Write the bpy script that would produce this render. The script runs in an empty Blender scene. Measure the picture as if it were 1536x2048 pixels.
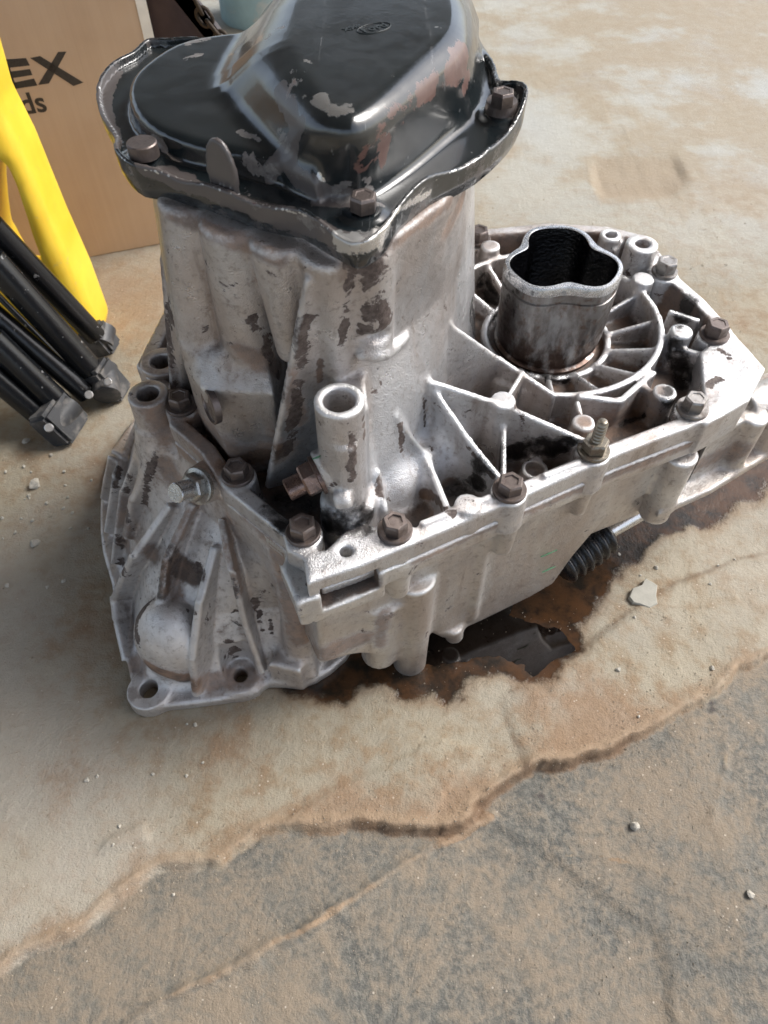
import bpy, math, random
import numpy as np
from mathutils import Vector, Matrix, noise as mnoise
random.seed(3); rng = np.random.RandomState(3)
scene = bpy.context.scene
COL = scene.collection
R = math.radians

# ------------------------------------------------------------------ camera, world, sun
F = 1479.0; PITCH = R(53)                      # working unit of all coordinates below: centimetre
CS, SN = math.cos(PITCH), math.sin(PITCH)
cam = bpy.data.cameras.new('camera'); camo = bpy.data.objects.new('camera', cam); COL.objects.link(camo)
camo.location = (0, 0, .60); camo.rotation_euler = (R(90) - PITCH, 0, 0)
cam.sensor_width = 36; cam.sensor_fit = 'AUTO'; cam.lens = F / 2048 * 36
cam.clip_start = .01; cam.clip_end = 300
cam.dof.use_dof = True; cam.dof.focus_distance = .50; cam.dof.aperture_fstop = 14
scene.camera = camo
w = bpy.data.worlds.new('World'); scene.world = w; w.use_nodes = True
nt = w.node_tree; nt.nodes.clear()
sky = nt.nodes.new('ShaderNodeTexSky'); sky.sky_type = 'NISHITA'; sky.sun_disc = False
SUN_EL, SUN_AZ = 46, 68                        # azimuth clockwise from +Y
sky.sun_elevation = R(SUN_EL); sky.sun_rotation = R(SUN_AZ); sky.dust_density = 3; sky.air_density = 1.0; sky.ozone_density = 1
bg = nt.nodes.new('ShaderNodeBackground'); bg.inputs[1].default_value = .12
wo = nt.nodes.new('ShaderNodeOutputWorld')
hs_ = nt.nodes.new('ShaderNodeHueSaturation'); hs_.inputs['Saturation'].default_value = .65   # thin high cloud
nt.links.new(sky.outputs[0], hs_.inputs['Color']); nt.links.new(hs_.outputs[0], bg.inputs[0]); nt.links.new(bg.outputs[0], wo.inputs[0])
sl = bpy.data.lights.new('sun', 'SUN'); so = bpy.data.objects.new('sun', sl); COL.objects.link(so)
sl.energy = 1.25; sl.angle = R(24); sl.color = (1, .985, .96)
sd = Vector((math.sin(R(SUN_AZ)) * math.cos(R(SUN_EL)), math.cos(R(SUN_AZ)) * math.cos(R(SUN_EL)), math.sin(R(SUN_EL))))
so.rotation_euler = sd.to_track_quat('Z', 'Y').to_euler()
scene.view_settings.view_transform = 'Standard'; scene.view_settings.look = 'None'
scene.view_settings.exposure = 1.26; scene.view_settings.gamma = 1

# ------------------------------------------------------------------ geometry helpers
def ray(px, py):
    a = (px - 768) / F; b = (1024 - py) / F
    return np.array([a, CS + b * SN, -SN + b * CS])
def G(px, py, z):                               # point of the place at height z seen at photo pixel
    d = ray(px, py); return np.array([0, 0, 60.]) + d * ((z - 60) / d[2])
def AY(px, py, Y):
    d = ray(px, py); return np.array([0, 0, 60.]) + d * (Y / d[1])
def PROJ(v):
    dz = v[..., 2] - 60; zc = v[..., 1] * CS - dz * SN; u = v[..., 1] * SN + dz * CS
    return 768 + F * v[..., 0] / zc, 1024 - F * u / zc, zc
WP = np.array([-4.7, 23.8, 0]); WD = np.array([.901, .434, 0]); WN = np.array([-.434, .901, 0])
def W(px, py, off=0.):                          # point on the vertical front wall of the gearbox, off cm behind the flange edge
    d = ray(px, py); o = np.array([0, 0, 60.]); return o + d * (np.dot(WP + WN * off - o, WN) / np.dot(d, WN))
V3 = lambda *a: np.array(a, float)

def sd_poly(X, Y, P):
    P = np.asarray(P, float); n = len(P)
    d = None; s = None
    for i in range(n):
        a = P[i]; b = P[i - 1]
        ex, ey = b[0] - a[0], b[1] - a[1]; wx = X - a[0]; wy = Y - a[1]
        L = ex * ex + ey * ey + 1e-12
        t = np.clip((wx * ex + wy * ey) / L, 0, 1)
        dd = (wx - ex * t) ** 2 + (wy - ey * t) ** 2
        c1 = Y >= a[1]; c2 = Y < b[1]; c3 = ex * wy > ey * wx
        f = (c1 & c2 & c3) | (~c1 & ~c2 & ~c3)
        if d is None: d = dd; s = f.copy()
        else: d = np.minimum(d, dd); s ^= f
    d = np.sqrt(d); return np.where(s, -d, d)
def spline(P, n=4):                             # closed Catmull-Rom
    P = np.asarray(P, float); out = []
    N = len(P)
    for i in range(N):
        p0, p1, p2, p3 = P[i - 1], P[i], P[(i + 1) % N], P[(i + 2) % N]
        for k in range(n):
            t = k / n
            out.append(.5 * ((2 * p1) + (-p0 + p2) * t + (2 * p0 - 5 * p1 + 4 * p2 - p3) * t * t + (-p0 + 3 * p1 - 3 * p2 + p3) * t ** 3))
    return np.array(out)
def xtr(d2, dz, r):                             # extrude a 2D distance with rounding r
    a = d2 + r; b = dz + r
    return np.minimum(np.maximum(a, b), 0) + np.sqrt(np.maximum(a, 0) ** 2 + np.maximum(b, 0) ** 2) - r

class Field:
    def __init__(s, lo, hi, h):
        s.lo = np.array(lo, float); s.h = h
        s.n = np.ceil((np.array(hi) - s.lo) / h).astype(int) + 1
        s.D = np.full(s.n, 1.5, np.float32); s.I = np.zeros(s.n, np.int16)
        s.ax = [s.lo[i] + h * np.arange(s.n[i]) for i in range(3)]
        s.parts = [None]; s.grime = [0.]
    def part(s, name, grime=0.):
        s.parts.append(name); s.grime.append(grime); return len(s.parts) - 1
    def sub(s, lo, hi, pad):
        a = np.clip(np.floor((np.array(lo) - pad - s.lo) / s.h).astype(int), 0, s.n)
        b = np.clip(np.ceil((np.array(hi) + pad - s.lo) / s.h).astype(int) + 1, 0, s.n)
        sl_ = tuple(slice(a[i], b[i]) for i in range(3))
        X = s.ax[0][sl_[0]][:, None, None]; Y = s.ax[1][sl_[1]][None, :, None]; Z = s.ax[2][sl_[2]][None, None, :]
        return sl_, X, Y, Z
    def put(s, sl_, d, pid, k, cut):
        if 0 in s.D[sl_].shape: return
        d = d.astype(np.float32); A = s.D[sl_]
        if cut:
            d = -np.minimum(d, 1.5); m = d > A
            h = np.clip(.5 - .5 * (A - d) / k, 0, 1)
            s.D[sl_] = A * (1 - h) + d * h + k * h * (1 - h)
            s.I[sl_] = np.where(m, pid, s.I[sl_])
        else:
            d = np.minimum(d, 1.5); m = d < A
            h = np.clip(.5 + .5 * (A - d) / k, 0, 1)
            s.D[sl_] = A * (1 - h) + d * h - k * h * (1 - h)
            s.I[sl_] = np.where(m, pid, s.I[sl_])
    def prism(s, poly, z0, z1, pid=1, k=.3, r=.1, cut=False, inset=0., draft=0.):
        P = np.array([q[:2] for q in poly], float)
        sl_, X, Y, Z = s.sub([*P.min(0), z0], [*P.max(0), z1], k + .6 + abs(draft) * (z1 - z0) - min(inset, 0))
        d2 = sd_poly(X, Y, P) + inset
        d2 = d2 + draft * (Z - z0) if draft else d2 + 0 * Z
        s.put(sl_, xtr(d2, np.abs(Z - (z0 + z1) / 2) - (z1 - z0) / 2, r), pid, k, cut)
    def loft(s, secs, pid=1, k=.4, r=.3, sm=0, cut=False):
        zs = [q[0] for q in secs]; PP = [np.array([v[:2] for v in q[1]], float) for q in secs]
        allp = np.concatenate(PP)
        sl_, X, Y, Z = s.sub([*allp.min(0), zs[0]], [*allp.max(0), zs[-1]], k + 1)
        z = Z.ravel(); d2 = np.empty((X.size, Y.size, z.size), np.float32)
        for i, zz in enumerate(z):
            zc = min(max(zz, zs[0]), zs[-1]); j = max(0, min(len(zs) - 2, int(np.searchsorted(zs, zc) - 1)))
            t = (zc - zs[j]) / (zs[j + 1] - zs[j]); P = PP[j] * (1 - t) + PP[j + 1] * t
            if sm: P = spline(P, sm)
            d2[:, :, i] = sd_poly(X[:, :, 0], Y[:, :, 0], P)
        s.put(sl_, xtr(d2 * .95, np.abs(Z - (zs[0] + zs[-1]) / 2) - (zs[-1] - zs[0]) / 2, r), pid, k, cut)
    def cone(s, a, b, ra, rb, pid=1, k=.3, r=.08, cut=False):
        a = np.array(a, float); b = np.array(b, float); u = b - a; L = np.linalg.norm(u); u /= L
        m = max(ra, rb)
        sl_, X, Y, Z = s.sub(np.minimum(a, b) - m, np.maximum(a, b) + m, k + .4)
        X = X - a[0]; Y = Y - a[1]; Z = Z - a[2]
        t = X * u[0] + Y * u[1] + Z * u[2]
        rr = np.sqrt(np.maximum(X * X + Y * Y + Z * Z - t * t, 0))
        tt = np.clip(t / L, 0, 1)
        s.put(sl_, xtr((rr - (ra + (rb - ra) * tt)) * .97, np.abs(t - L / 2) - L / 2, r), pid, k, cut)
    def ball(s, c, rad, pid=1, k=.5, cut=False):
        c = np.array(c, float); rad = np.ones(3) * rad
        sl_, X, Y, Z = s.sub(c - rad, c + rad, k + .5)
        q = np.sqrt(((X - c[0]) / rad[0]) ** 2 + ((Y - c[1]) / rad[1]) ** 2 + ((Z - c[2]) / rad[2]) ** 2)
        s.put(sl_, (q - 1) * rad.min(), pid, k, cut)
    def plate(s, pts, th, pid=1, k=.35, r=.12, cut=False, side=0, sm=0):
        """flat plate through coplanar 3D points; side 0 centred, +1/-1 the thickness goes to one side"""
        P = np.array(pts, float); o = P[0]
        nrm = np.zeros(3)
        for i in range(len(P)): nrm += np.cross(P[i - 1] - o, P[i] - o)
        nrm /= np.linalg.norm(nrm)
        u = P[1] - P[0]; u -= nrm * np.dot(u, nrm); u /= np.linalg.norm(u); v = np.cross(nrm, u)
        Q = np.stack([(P - o) @ u, (P - o) @ v], 1)
        if sm: Q = spline(Q, sm)
        off = side * th / 2
        ext = [P + nrm * (off + th / 2), P + nrm * (off - th / 2)]; E_ = np.concatenate(ext)
        sl_, X, Y, Z = s.sub(E_.min(0), E_.max(0), k + .5)
        X = X - o[0]; Y = Y - o[1]; Z = Z - o[2]
        U = X * u[0] + Y * u[1] + Z * u[2]; Vv = X * v[0] + Y * v[1] + Z * v[2]; N = X * nrm[0] + Y * nrm[1] + Z * nrm[2]
        s.put(sl_, xtr(sd_poly(U, Vv, Q), np.abs(N - off) - th / 2, r), pid, k, cut)
    def bar(s, a, b, wd, ht, pid=1, k=.3, r=.15):
        """ridge: a plate standing on its edge from a to b, ht deep below the line"""
        a = np.array(a, float); b = np.array(b, float)
        s.plate([a, b, b - [0, 0, ht], a - [0, 0, ht]], wd, pid, k, r)

def hit(fl, px, py):
    """first point of a field met by the line of sight through a photo pixel"""
    d = ray(px, py); d = d / np.linalg.norm(d); o = np.array([0, 0, 60.])
    t_ = np.arange(10, 95, fl.h * .4); P = o + d * t_[:, None]; q = np.round((P - fl.lo) / fl.h).astype(int)
    ok = ((q >= 0) & (q < fl.n)).all(1); t_, P, q = t_[ok], P[ok], q[ok]
    ins = fl.D[q[:, 0], q[:, 1], q[:, 2]] < 0
    i = int(np.argmax(ins)) if ins.any() else len(P) // 2
    return P[i]
def mesh_np(name, v, f, nv=4):
    me = bpy.data.meshes.new(name)
    me.vertices.add(len(v)); me.vertices.foreach_set('co', np.ascontiguousarray(v, np.float32).ravel())
    me.loops.add(f.size); me.loops.foreach_set('vertex_index', np.ascontiguousarray(f, np.int32).ravel())
    me.polygons.add(len(f)); me.polygons.foreach_set('loop_start', np.arange(0, f.size, nv, dtype=np.int32))
    try: me.polygons.foreach_set('loop_total', np.full(len(f), nv, np.int32))
    except Exception: pass
    me.update(calc_edges=True); me.polygons.foreach_set('use_smooth', np.ones(len(f), bool))
    return me
def nets(fl, smooth=3):
    D = fl.D; S = D < 0; h = fl.h
    c = np.zeros(tuple(np.array(D.shape) - 1), np.uint8)
    o8 = [(i, j, k) for i in (0, 1) for j in (0, 1) for k in (0, 1)]
    sh = D.shape
    cut = lambda A, o: A[o[0]:sh[0] - 1 + o[0], o[1]:sh[1] - 1 + o[1], o[2]:sh[2] - 1 + o[2]]
    for o in o8: c += cut(S, o)
    idx = np.argwhere((c > 0) & (c < 8)); n = len(idx)
    vals = np.stack([D[idx[:, 0] + o[0], idx[:, 1] + o[1], idx[:, 2] + o[2]] for o in o8], 1)
    pos = np.zeros((n, 3)); cnt = np.zeros(n)
    for a in range(8):
        for b in range(a + 1, 8):
            if sum(abs(o8[a][q] - o8[b][q]) for q in range(3)) != 1: continue
            va, vb = vals[:, a], vals[:, b]; m = (va < 0) != (vb < 0)
            t = np.where(m, va / np.where(m, va - vb, 1), 0)
            pa = np.array(o8[a], float); pb = np.array(o8[b], float)
            pos += np.where(m[:, None], pa + (pb - pa) * t[:, None], 0); cnt += m
    pos = idx + pos / cnt[:, None]
    pid = fl.I[idx[:, 0], idx[:, 1], idx[:, 2]]
    mp = np.full(c.shape, -1, np.int32); mp[idx[:, 0], idx[:, 1], idx[:, 2]] = np.arange(n)
    quads = []
    for ax in range(3):
        b1, b2 = (ax + 1) % 3, (ax + 2) % 3
        sa = [slice(None)] * 3; sb = [slice(None)] * 3; sa[ax] = slice(0, -1); sb[ax] = slice(1, None)
        e = np.argwhere(S[tuple(sa)] != S[tuple(sb)])
        e = e[(e[:, b1] > 0) & (e[:, b2] > 0) & (e[:, b1] < sh[b1] - 1) & (e[:, b2] < sh[b2] - 1)]
        ins = S[e[:, 0], e[:, 1], e[:, 2]]
        q = []
        for (i, j) in ((1, 1), (0, 1), (0, 0), (1, 0)):
            g = e.copy(); g[:, b1] -= i; g[:, b2] -= j; q.append(mp[g[:, 0], g[:, 1], g[:, 2]])
        q = np.stack(q, 1); q[~ins] = q[~ins][:, ::-1]; quads.append(q)
    Q = np.concatenate(quads); Q = Q[(Q >= 0).all(1)]
    def lap(x, lam):
        acc = np.zeros_like(x); ct = np.zeros(n)
        for i in range(4):
            for j in (i - 1, (i + 1) % 4):
                for q in range(x.shape[1]): acc[:, q] += np.bincount(Q[:, i], x[Q[:, j], q], n)
                ct += np.bincount(Q[:, i], minlength=n)
        return x + lam * (acc / np.maximum(ct, 1)[:, None] - x)
    for _ in range(smooth): pos = lap(lap(pos, .5), -.52)
    g = np.array(fl.grime)[pid][:, None]
    for _ in range(8): g = lap(g, .8)
    far = pos
    for _ in range(14): far = lap(far, .9)
    v = fl.lo + pos * h
    fn = np.cross(v[Q[:, 2]] - v[Q[:, 0]], v[Q[:, 3]] - v[Q[:, 1]])
    N = np.stack([sum(np.bincount(Q[:, i], fn[:, q], n) for i in range(4)) for q in range(3)], 1)
    N = lap(N, .5); N /= np.linalg.norm(N, axis=1)[:, None] + 1e-12
    cav = np.clip(((far - pos) * N).sum(1) * h / .22, 0, 1)
    for _ in range(3): cav = lap(cav[:, None], .7)[:, 0]
    cvx = np.clip(-((far - pos) * N).sum(1) * h / .16 - .35, 0, 1)
    cvx = lap(cvx[:, None], .6)[:, 0]
    return v, Q, N, pid, g[:, 0], cav, cvx

def obj(name, me, mat=None, parent=None, label=None, cat=None, group=None, kind=None):
    o = bpy.data.objects.new(name, me); COL.objects.link(o)
    if mat and me is not None and len(me.materials) == 0: me.materials.append(mat)
    if parent: o.parent = parent
    if label: o['label'] = label
    if cat: o['category'] = cat
    if group: o['group'] = group
    if kind: o['kind'] = kind
    return o
def empty(name, loc, label, cat, group=None):
    o = bpy.data.objects.new(name, None); COL.objects.link(o); o.location = Vector(loc) * .01; o.empty_display_size = .02
    o['label'] = label; o['category'] = cat
    if group: o['group'] = group
    return o

def stain(v, N, mask, strokes, chan):
    """strokes: (pixel polyline, radius cm); finds the surface point under each pixel, then paints 3D balls"""
    px, py, zc = PROJ(v)
    cam_ = np.array([0, 0, 60.]); fac = ((cam_ - v) * N).sum(1) > 0
    for pl, rad in strokes:
        pts = [pl[0]]
        for p0, p1 in zip(pl[:-1], pl[1:]):
            a, b = np.array(p0, float), np.array(p1, float); m = max(1, int(np.hypot(*(b - a)) / 6))
            pts += [a + (b - a) * (q + 1) / m for q in range(m)]
        P0 = np.array(pts); mg = 12
        reg = np.nonzero((px > P0[:, 0].min() - mg - rad * 50) & (px < P0[:, 0].max() + mg + rad * 50) & (py > P0[:, 1].min() - mg - rad * 50) & (py < P0[:, 1].max() + mg + rad * 50))[0]
        if not len(reg): continue
        rx, ry, rz, rf, rv = px[reg], py[reg], zc[reg], fac[reg], v[reg]; acc = np.zeros(len(reg))
        for p in pts:
            dp = (rx - p[0]) ** 2 + (ry - p[1]) ** 2; s_ = np.nonzero((dp < 100) & rf)[0]
            if not len(s_): continue
            s_ = s_[rz[s_] < rz[s_].min() + .6]; c = rv[s_[np.argmin(dp[s_])]]
            acc = np.maximum(acc, np.clip(1.5 * (1 - np.linalg.norm(rv - c, axis=1) / rad), 0, 1))
        mask[reg, chan] = np.maximum(mask[reg, chan], acc)

def build(fl, mat, root, body_name, stains=(), smooth=3, mats=None, cav_tint=.6):
    """surface of a field; every named part becomes a child (ribs and bosses under the casting itself)"""
    v, Q, N, pid, g, cav, cvx = nets(fl, smooth)
    K_ = np.stack([cvx, cvx * 0, cvx * 0, cvx * 0 + 1], 1)
    fid = np.sort(pid[Q], 1)[:, 1]
    M = np.zeros((len(v), 4)); M[:, 0] = g; M[:, 2] = cav * cav_tint  # concave spots get a brown tint, from surface curvature alone
    for chan, strokes in stains: stain(v, N, M, strokes, chan)
    ro = np.array(root.location) * 100 if root else np.zeros(3)
    main = None; made = {}
    order = [1] + [i for i in range(2, len(fl.parts))]
    for i in order:
        fs = Q[fid == i]
        if len(fs) < 12 and i != 1: continue
        used, inv = np.unique(fs, return_inverse=True)
        me = mesh_np(fl.parts[i], (v[used] - ro) * .01, inv.reshape(-1, 4))
        ca = me.color_attributes.new('wear', 'FLOAT_COLOR', 'POINT'); ca.data.foreach_set('color', M[used].astype(np.float32).ravel())
        ca = me.color_attributes.new('edge', 'FLOAT_COLOR', 'POINT'); ca.data.foreach_set('color', K_[used].astype(np.float32).ravel())
        me.normals_split_custom_set_from_vertices(N[used].tolist())
        par = root if i == 1 else main
        o = obj(fl.parts[i], me, (mats or {}).get(fl.parts[i], mat), par)
        if i == 1: main = o
    return main

# ------------------------------------------------------------------ material helpers
class NT:
    def __init__(s, name):
        s.m = bpy.data.materials.new(name); s.m.use_nodes = True; s.t = s.m.node_tree; s.t.nodes.clear()
        s.b = s.n('ShaderNodeBsdfPrincipled'); o = s.n('ShaderNodeOutputMaterial'); s.l(s.b.outputs[0], o.inputs[0])
        s.tc = s.n('ShaderNodeTexCoord').outputs['Object']
    def n(s, t): return s.t.nodes.new(t)
    def l(s, a, b): s.t.links.new(a, b)
    def inp(s, sock, v):
        if isinstance(v, (int, float)): sock.default_value = v
        elif isinstance(v, (tuple, list)): sock.default_value = (*v, 1) if len(v) == 3 and len(sock.default_value) == 4 else v
        else: s.l(v, sock)
    def noise(s, scale, detail=4, rough=.55, vec=None, dist=0.):
        n = s.n('ShaderNodeTexNoise'); n.inputs['Scale'].default_value = scale; n.inputs['Detail'].default_value = detail
        n.inputs['Roughness'].default_value = rough; n.inputs['Distortion'].default_value = dist
        s.l(vec or s.tc, n.inputs['Vector']); return n.outputs['Fac']
    def voro(s, scale, feat='F1', vec=None):
        n = s.n('ShaderNodeTexVoronoi'); n.inputs['Scale'].default_value = scale; n.feature = feat
        s.l(vec or s.tc, n.inputs['Vector']); return n.outputs['Distance']
    def ramp(s, v, a, b, lo=0., hi=1.):
        n = s.n('ShaderNodeMapRange'); n.interpolation_type = 'SMOOTHSTEP'
        s.inp(n.inputs[0], v); n.inputs[1].default_value = a; n.inputs[2].default_value = b
        n.inputs[3].default_value = lo; n.inputs[4].default_value = hi; return n.outputs[0]
    def math(s, op, a, b=0., c=0.):
        n = s.n('ShaderNodeMath'); n.operation = op; s.inp(n.inputs[0], a); s.inp(n.inputs[1], b); s.inp(n.inputs[2], c); return n.outputs[0]
    def mix(s, f, a, b, bt='MIX'):
        n = s.n('ShaderNodeMix'); n.data_type = 'RGBA'; n.blend_type = bt
        s.inp(n.inputs[0], f); s.inp(n.inputs[6], a); s.inp(n.inputs[7], b); return n.outputs[2]
    def attr(s, name):
        n = s.n('ShaderNodeAttribute'); n.attribute_name = name; sp = s.n('ShaderNodeSeparateColor'); s.l(n.outputs['Color'], sp.inputs[0])
        return sp.outputs[0], sp.outputs[1], sp.outputs[2], n.outputs['Alpha']
    def map(s, scale=(1, 1, 1), rot=(0, 0, 0)):
        n = s.n('ShaderNodeMapping'); n.inputs['Scale'].default_value = scale; n.inputs['Rotation'].default_value = rot
        s.l(s.tc, n.inputs[0]); return n.outputs[0]
    def bump(s, h, dist=.001, st=1.):
        n = s.n('ShaderNodeBump'); n.inputs['Distance'].default_value = dist; n.inputs['Strength'].default_value = st
        s.l(h, n.inputs['Height']); s.l(n.outputs[0], s.b.inputs['Normal'])
    def set(s, col=None, rough=None, metal=None, coat=None, spec=None):
        for k, v in (('Base Color', col), ('Roughness', rough), ('Metallic', metal), ('Coat Weight', coat), ('Specular IOR Level', spec)):
            if v is not None: s.inp(s.b.inputs[k], v)
        return s.m

def mat_cast(name, base=(.60, .60, .605), warm=.45, metal=.55, rough=.46, patch=1.):
    t = NT(name); g, dk, tan, oil = t.attr('wear')
    n1 = t.noise(14, 5, .6); n2 = t.noise(55, 6, .68); n3 = t.noise(240, 5, .65); n4 = t.noise(1100, 3, .6); big = t.noise(6, 4, .6, dist=.4)
    run = t.noise(38, 5, .62, vec=t.map((1, 1, .22)), dist=.3)
    c = t.mix(t.ramp(n1, .32, .68), base, tuple(b * .78 for b in base))
    c = t.mix(t.math('MULTIPLY', t.ramp(n2, .40, .66), .45), c, tuple(b * .62 for b in base))
    c = t.mix(t.math('MULTIPLY', t.ramp(t.math('ADD', t.math('MULTIPLY', big, .6), t.math('MULTIPLY', run, .4)), .40, .62), warm), c, (.40, .305, .24))   # dusty film in runs
    c = t.mix(t.math('MULTIPLY', t.ramp(n3, .52, .70), .45), c, (.20, .165, .145))         # speckle
    c = t.mix(t.math('MULTIPLY', t.ramp(run, .60, .70), .45), c, (.17, .125, .10))
    gm = t.ramp(t.math('ADD', t.math('MULTIPLY', g, 1.25), t.math('ADD', t.math('MULTIPLY', t.math('SUBTRACT', n2, .5), 1.3), t.math('MULTIPLY', t.math('SUBTRACT', n3, .5), .5))), .22, .85)
    c = t.mix(t.math('MULTIPLY', gm, .92), c, t.mix(t.ramp(n2, .35, .65), (.022, .014, .010), (.13, .08, .055)))
    tm = t.ramp(t.math('ADD', tan, t.math('ADD', t.math('MULTIPLY', t.math('SUBTRACT', n2, .5), 1.3), t.math('MULTIPLY', t.math('SUBTRACT', n3, .5), .8))), .02, 1.0)
    c = t.mix(t.math('MULTIPLY', tm, .78), c, t.mix(t.ramp(n2, .35, .65), (.10, .06, .04), (.30, .195, .135)))
    pn = t.noise(62, 8, .7, dist=.5)
    pk = t.ramp(t.math('ADD', t.math('MULTIPLY', dk, .75), t.math('MULTIPLY', t.math('SUBTRACT', pn, .5), 3.6)), .46, .60)
    pk = t.math('MAXIMUM', pk, t.math('MULTIPLY', t.ramp(pn, .695, .71), patch))
    c = t.mix(pk, c, t.mix(t.ramp(n3, .38, .62), (.07, .05, .043), (.14, .11, .097)))
    om = t.ramp(t.math('ADD', t.math('MULTIPLY', oil, .8), t.math('MULTIPLY', t.math('SUBTRACT', n2, .5), 2.0)), .25, .85)
    c = t.mix(t.math('MULTIPLY', om, .96), c, (.010, .008, .007))
    ew = t.math('MULTIPLY', t.ramp(t.math('ADD', t.attr('edge')[0], t.math('MULTIPLY', t.math('SUBTRACT', n3, .5), .9)), .15, .75), .75)
    c = t.mix(ew, c, (.80, .80, .80))
    dirt = t.math('MULTIPLY', t.math('MAXIMUM', t.math('MAXIMUM', pk, gm), tm), t.math('SUBTRACT', 1., ew))
    ro = t.math('ADD', t.math('MULTIPLY', dirt, .28), t.ramp(n2, .3, .7, rough - .1, rough + .1))
    ro = t.math('MULTIPLY', ro, t.math('SUBTRACT', 1., t.math('MULTIPLY', om, .7)))
    me = t.math('MULTIPLY', t.math('SUBTRACT', 1., t.math('MULTIPLY', dirt, .9)), metal)
    hgt = t.math('SUBTRACT', t.math('ADD', t.math('MULTIPLY', n3, .8), t.math('MULTIPLY', n4, 1.0)), t.math('MULTIPLY', pk, .35))
    t.bump(t.math('ADD', hgt, t.math('MULTIPLY', n2, .7)), .0008, .8)
    return t.set(c, ro, me)
def mat_simple(name, col, rough=.5, metal=0., var=.3, scale=60, bump=.3, dist=.0004, dirt=None, coat=None, dscale=None, dthr=(.52, .62)):
    t = NT(name); a = t.noise(scale, 5, .6); b = t.noise(scale * 6, 3, .6)
    c = t.mix(t.ramp(a, .3, .7), col, tuple(x * (1 - var) for x in col))
    ro = t.ramp(b, .3, .7, rough * .85, min(1, rough * 1.15))
    me = metal
    if dirt:
        dm = t.ramp(t.noise(dscale or scale * .5, 6, .65), *dthr); c = t.mix(t.math('MULTIPLY', dm, .85), c, dirt)
        ro = t.math('ADD', ro, t.math('MULTIPLY', dm, .25))
        if metal: me = t.math('MULTIPLY', t.math('SUBTRACT', 1., dm), metal)
    t.bump(b, dist, bump)
    return t.set(c, ro, me, coat)

M_upper = mat_cast('upper_casting_aluminium', (.72, .72, .73), .55, .82, .36)
M_lower = mat_cast('lower_casting_aluminium', (.71, .70, .68), .55, .82, .38, .35)
M_bell = mat_cast('bell_casting_aluminium', (.76, .74, .73), .55, .78, .38, 1.)
M_bolt = mat_simple('bolt_steel_brown', (.20, .165, .15), .42, .75, .35, 150, .4, dirt=(.09, .06, .045))
M_nut = mat_simple('plug_steel', (.26, .18, .155), .3, .85, .4, 200, .3, dirt=(.10, .065, .05))
M_zinc = mat_simple('nut_zinc', (.30, .27, .22), .32, .85, .3, 200, .3, dirt=(.12, .08, .05))
M_bright = mat_simple('machined_steel', (.62, .62, .62), .25, .95, .2, 120, .3, dirt=(.2, .17, .14), dthr=(.58, .7))
M_black = mat_simple('oily_black', (.004, .004, .005), .12, 0, .2, 60, 1., .002)
M_rubber = mat_simple('black_rubber', (.012, .012, .014), .28, 0, .2, 80, .3)
HV = 1.0                                         # voxel multiplier (1 = final)
# ------------------------------------------------------------------ the gearbox
GB = empty('gearbox', (2, 40, 0), 'dirty aluminium car gearbox standing on the concrete floor with black steel pan on top', 'gearbox')
ZF = 21.6
outline = [G(*p, ZF) for p in [(606, 1118), (614, 1168), (722, 1132), (830, 1087), (945, 1037), (1060, 987), (1150, 947), (1245, 906), (1345, 868), (1440, 832),
           (1492, 800), (1527, 738), (1495, 700), (1462, 655), (1412, 600), (1352, 548), (1322, 505), (1290, 470), (1215, 452), (1100, 445), (960, 458)]]
outline += [V3(-2, 60, ZF), V3(-12, 58, ZF), V3(-18, 50, ZF), V3(-19, 43, ZF)]
outline += [G(*p, ZF) for p in [(330, 800), (338, 850), (400, 905), (445, 975), (520, 1035), (566, 1072), (572, 1100)]]
outline = np.array(outline)
bolts = [(362, 806), (474, 944), (606, 1060), (790, 1056), (1020, 975), (1387, 812), (1431, 664), (1331, 538), (957, 474)]
boltP = [G(x, y, ZF + .5) for x, y in bolts]
studP = G(1187, 900, ZF + .3)
SC = V3(13.5, 48.9, 0)                           # axis of the output shaft housing

U = Field((-22, 22, 17.4), (31.5, 65, 39.4), .155 * HV)
U.part('upper_casing', .12)
FLOOR_ = U.part('casing_floor', .78)
U.prism(outline, 18.2, ZF, 1, .2, .12, inset=.85)
U.prism(outline, 19.87, ZF, 1, .1, .16)
U.prism(outline, 18.95, ZF + 2, FLOOR_, .35, .3, cut=True, inset=1.45, draft=-.1)
pad = [G(*p, ZF) for p in [(1400, 705), (1412, 850), (1500, 800), (1530, 738), (1495, 698), (1450, 660)]]
U.prism(pad, 18.2, ZF + .05, 1, .4, .2)
U.prism([G(*p, ZF) for p in [(612, 1112), (618, 1160), (700, 1135), (830, 1085), (745, 1052), (690, 1062), (655, 1098)]], 20.4, ZF + .06, 1, .15, .12)
# tower
g = lambda pts, z: [G(*p, z) for p in pts]
T1 = g([(308, 366), (396, 385), (492, 418), (590, 458), (690, 506), (770, 486), (850, 432), (905, 385), (938, 320)], 39.2) + [V3(5, 47, 0), V3(0, 52, 0), V3(-8, 53, 0), V3(-14, 47, 0)]
T2 = g([(336, 580), (418, 602), (515, 632), (604, 655), (696, 712), (775, 686), (846, 630), (900, 575), (941, 500)], 31) + [V3(5.8, 48, 0), V3(0, 53, 0), V3(-8, 54, 0), V3(-14.5, 47.5, 0)]
T3 = g([(350, 775), (430, 780), (535, 805), (626, 900), (708, 992), (785, 965), (845, 890), (888, 815), (948, 690)], 21) + [V3(6.5, 50.5, 0), V3(0, 56, 0), V3(-8, 56, 0), V3(-15, 49, 0)]
T4 = [p.copy() for p in T3]
TOWER = U.part('tower', .06)
U.loft([(18.4, T4), (21, T3), (31, T2), (39.2, T1)], TOWER, .6, .3, sm=3)
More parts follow.
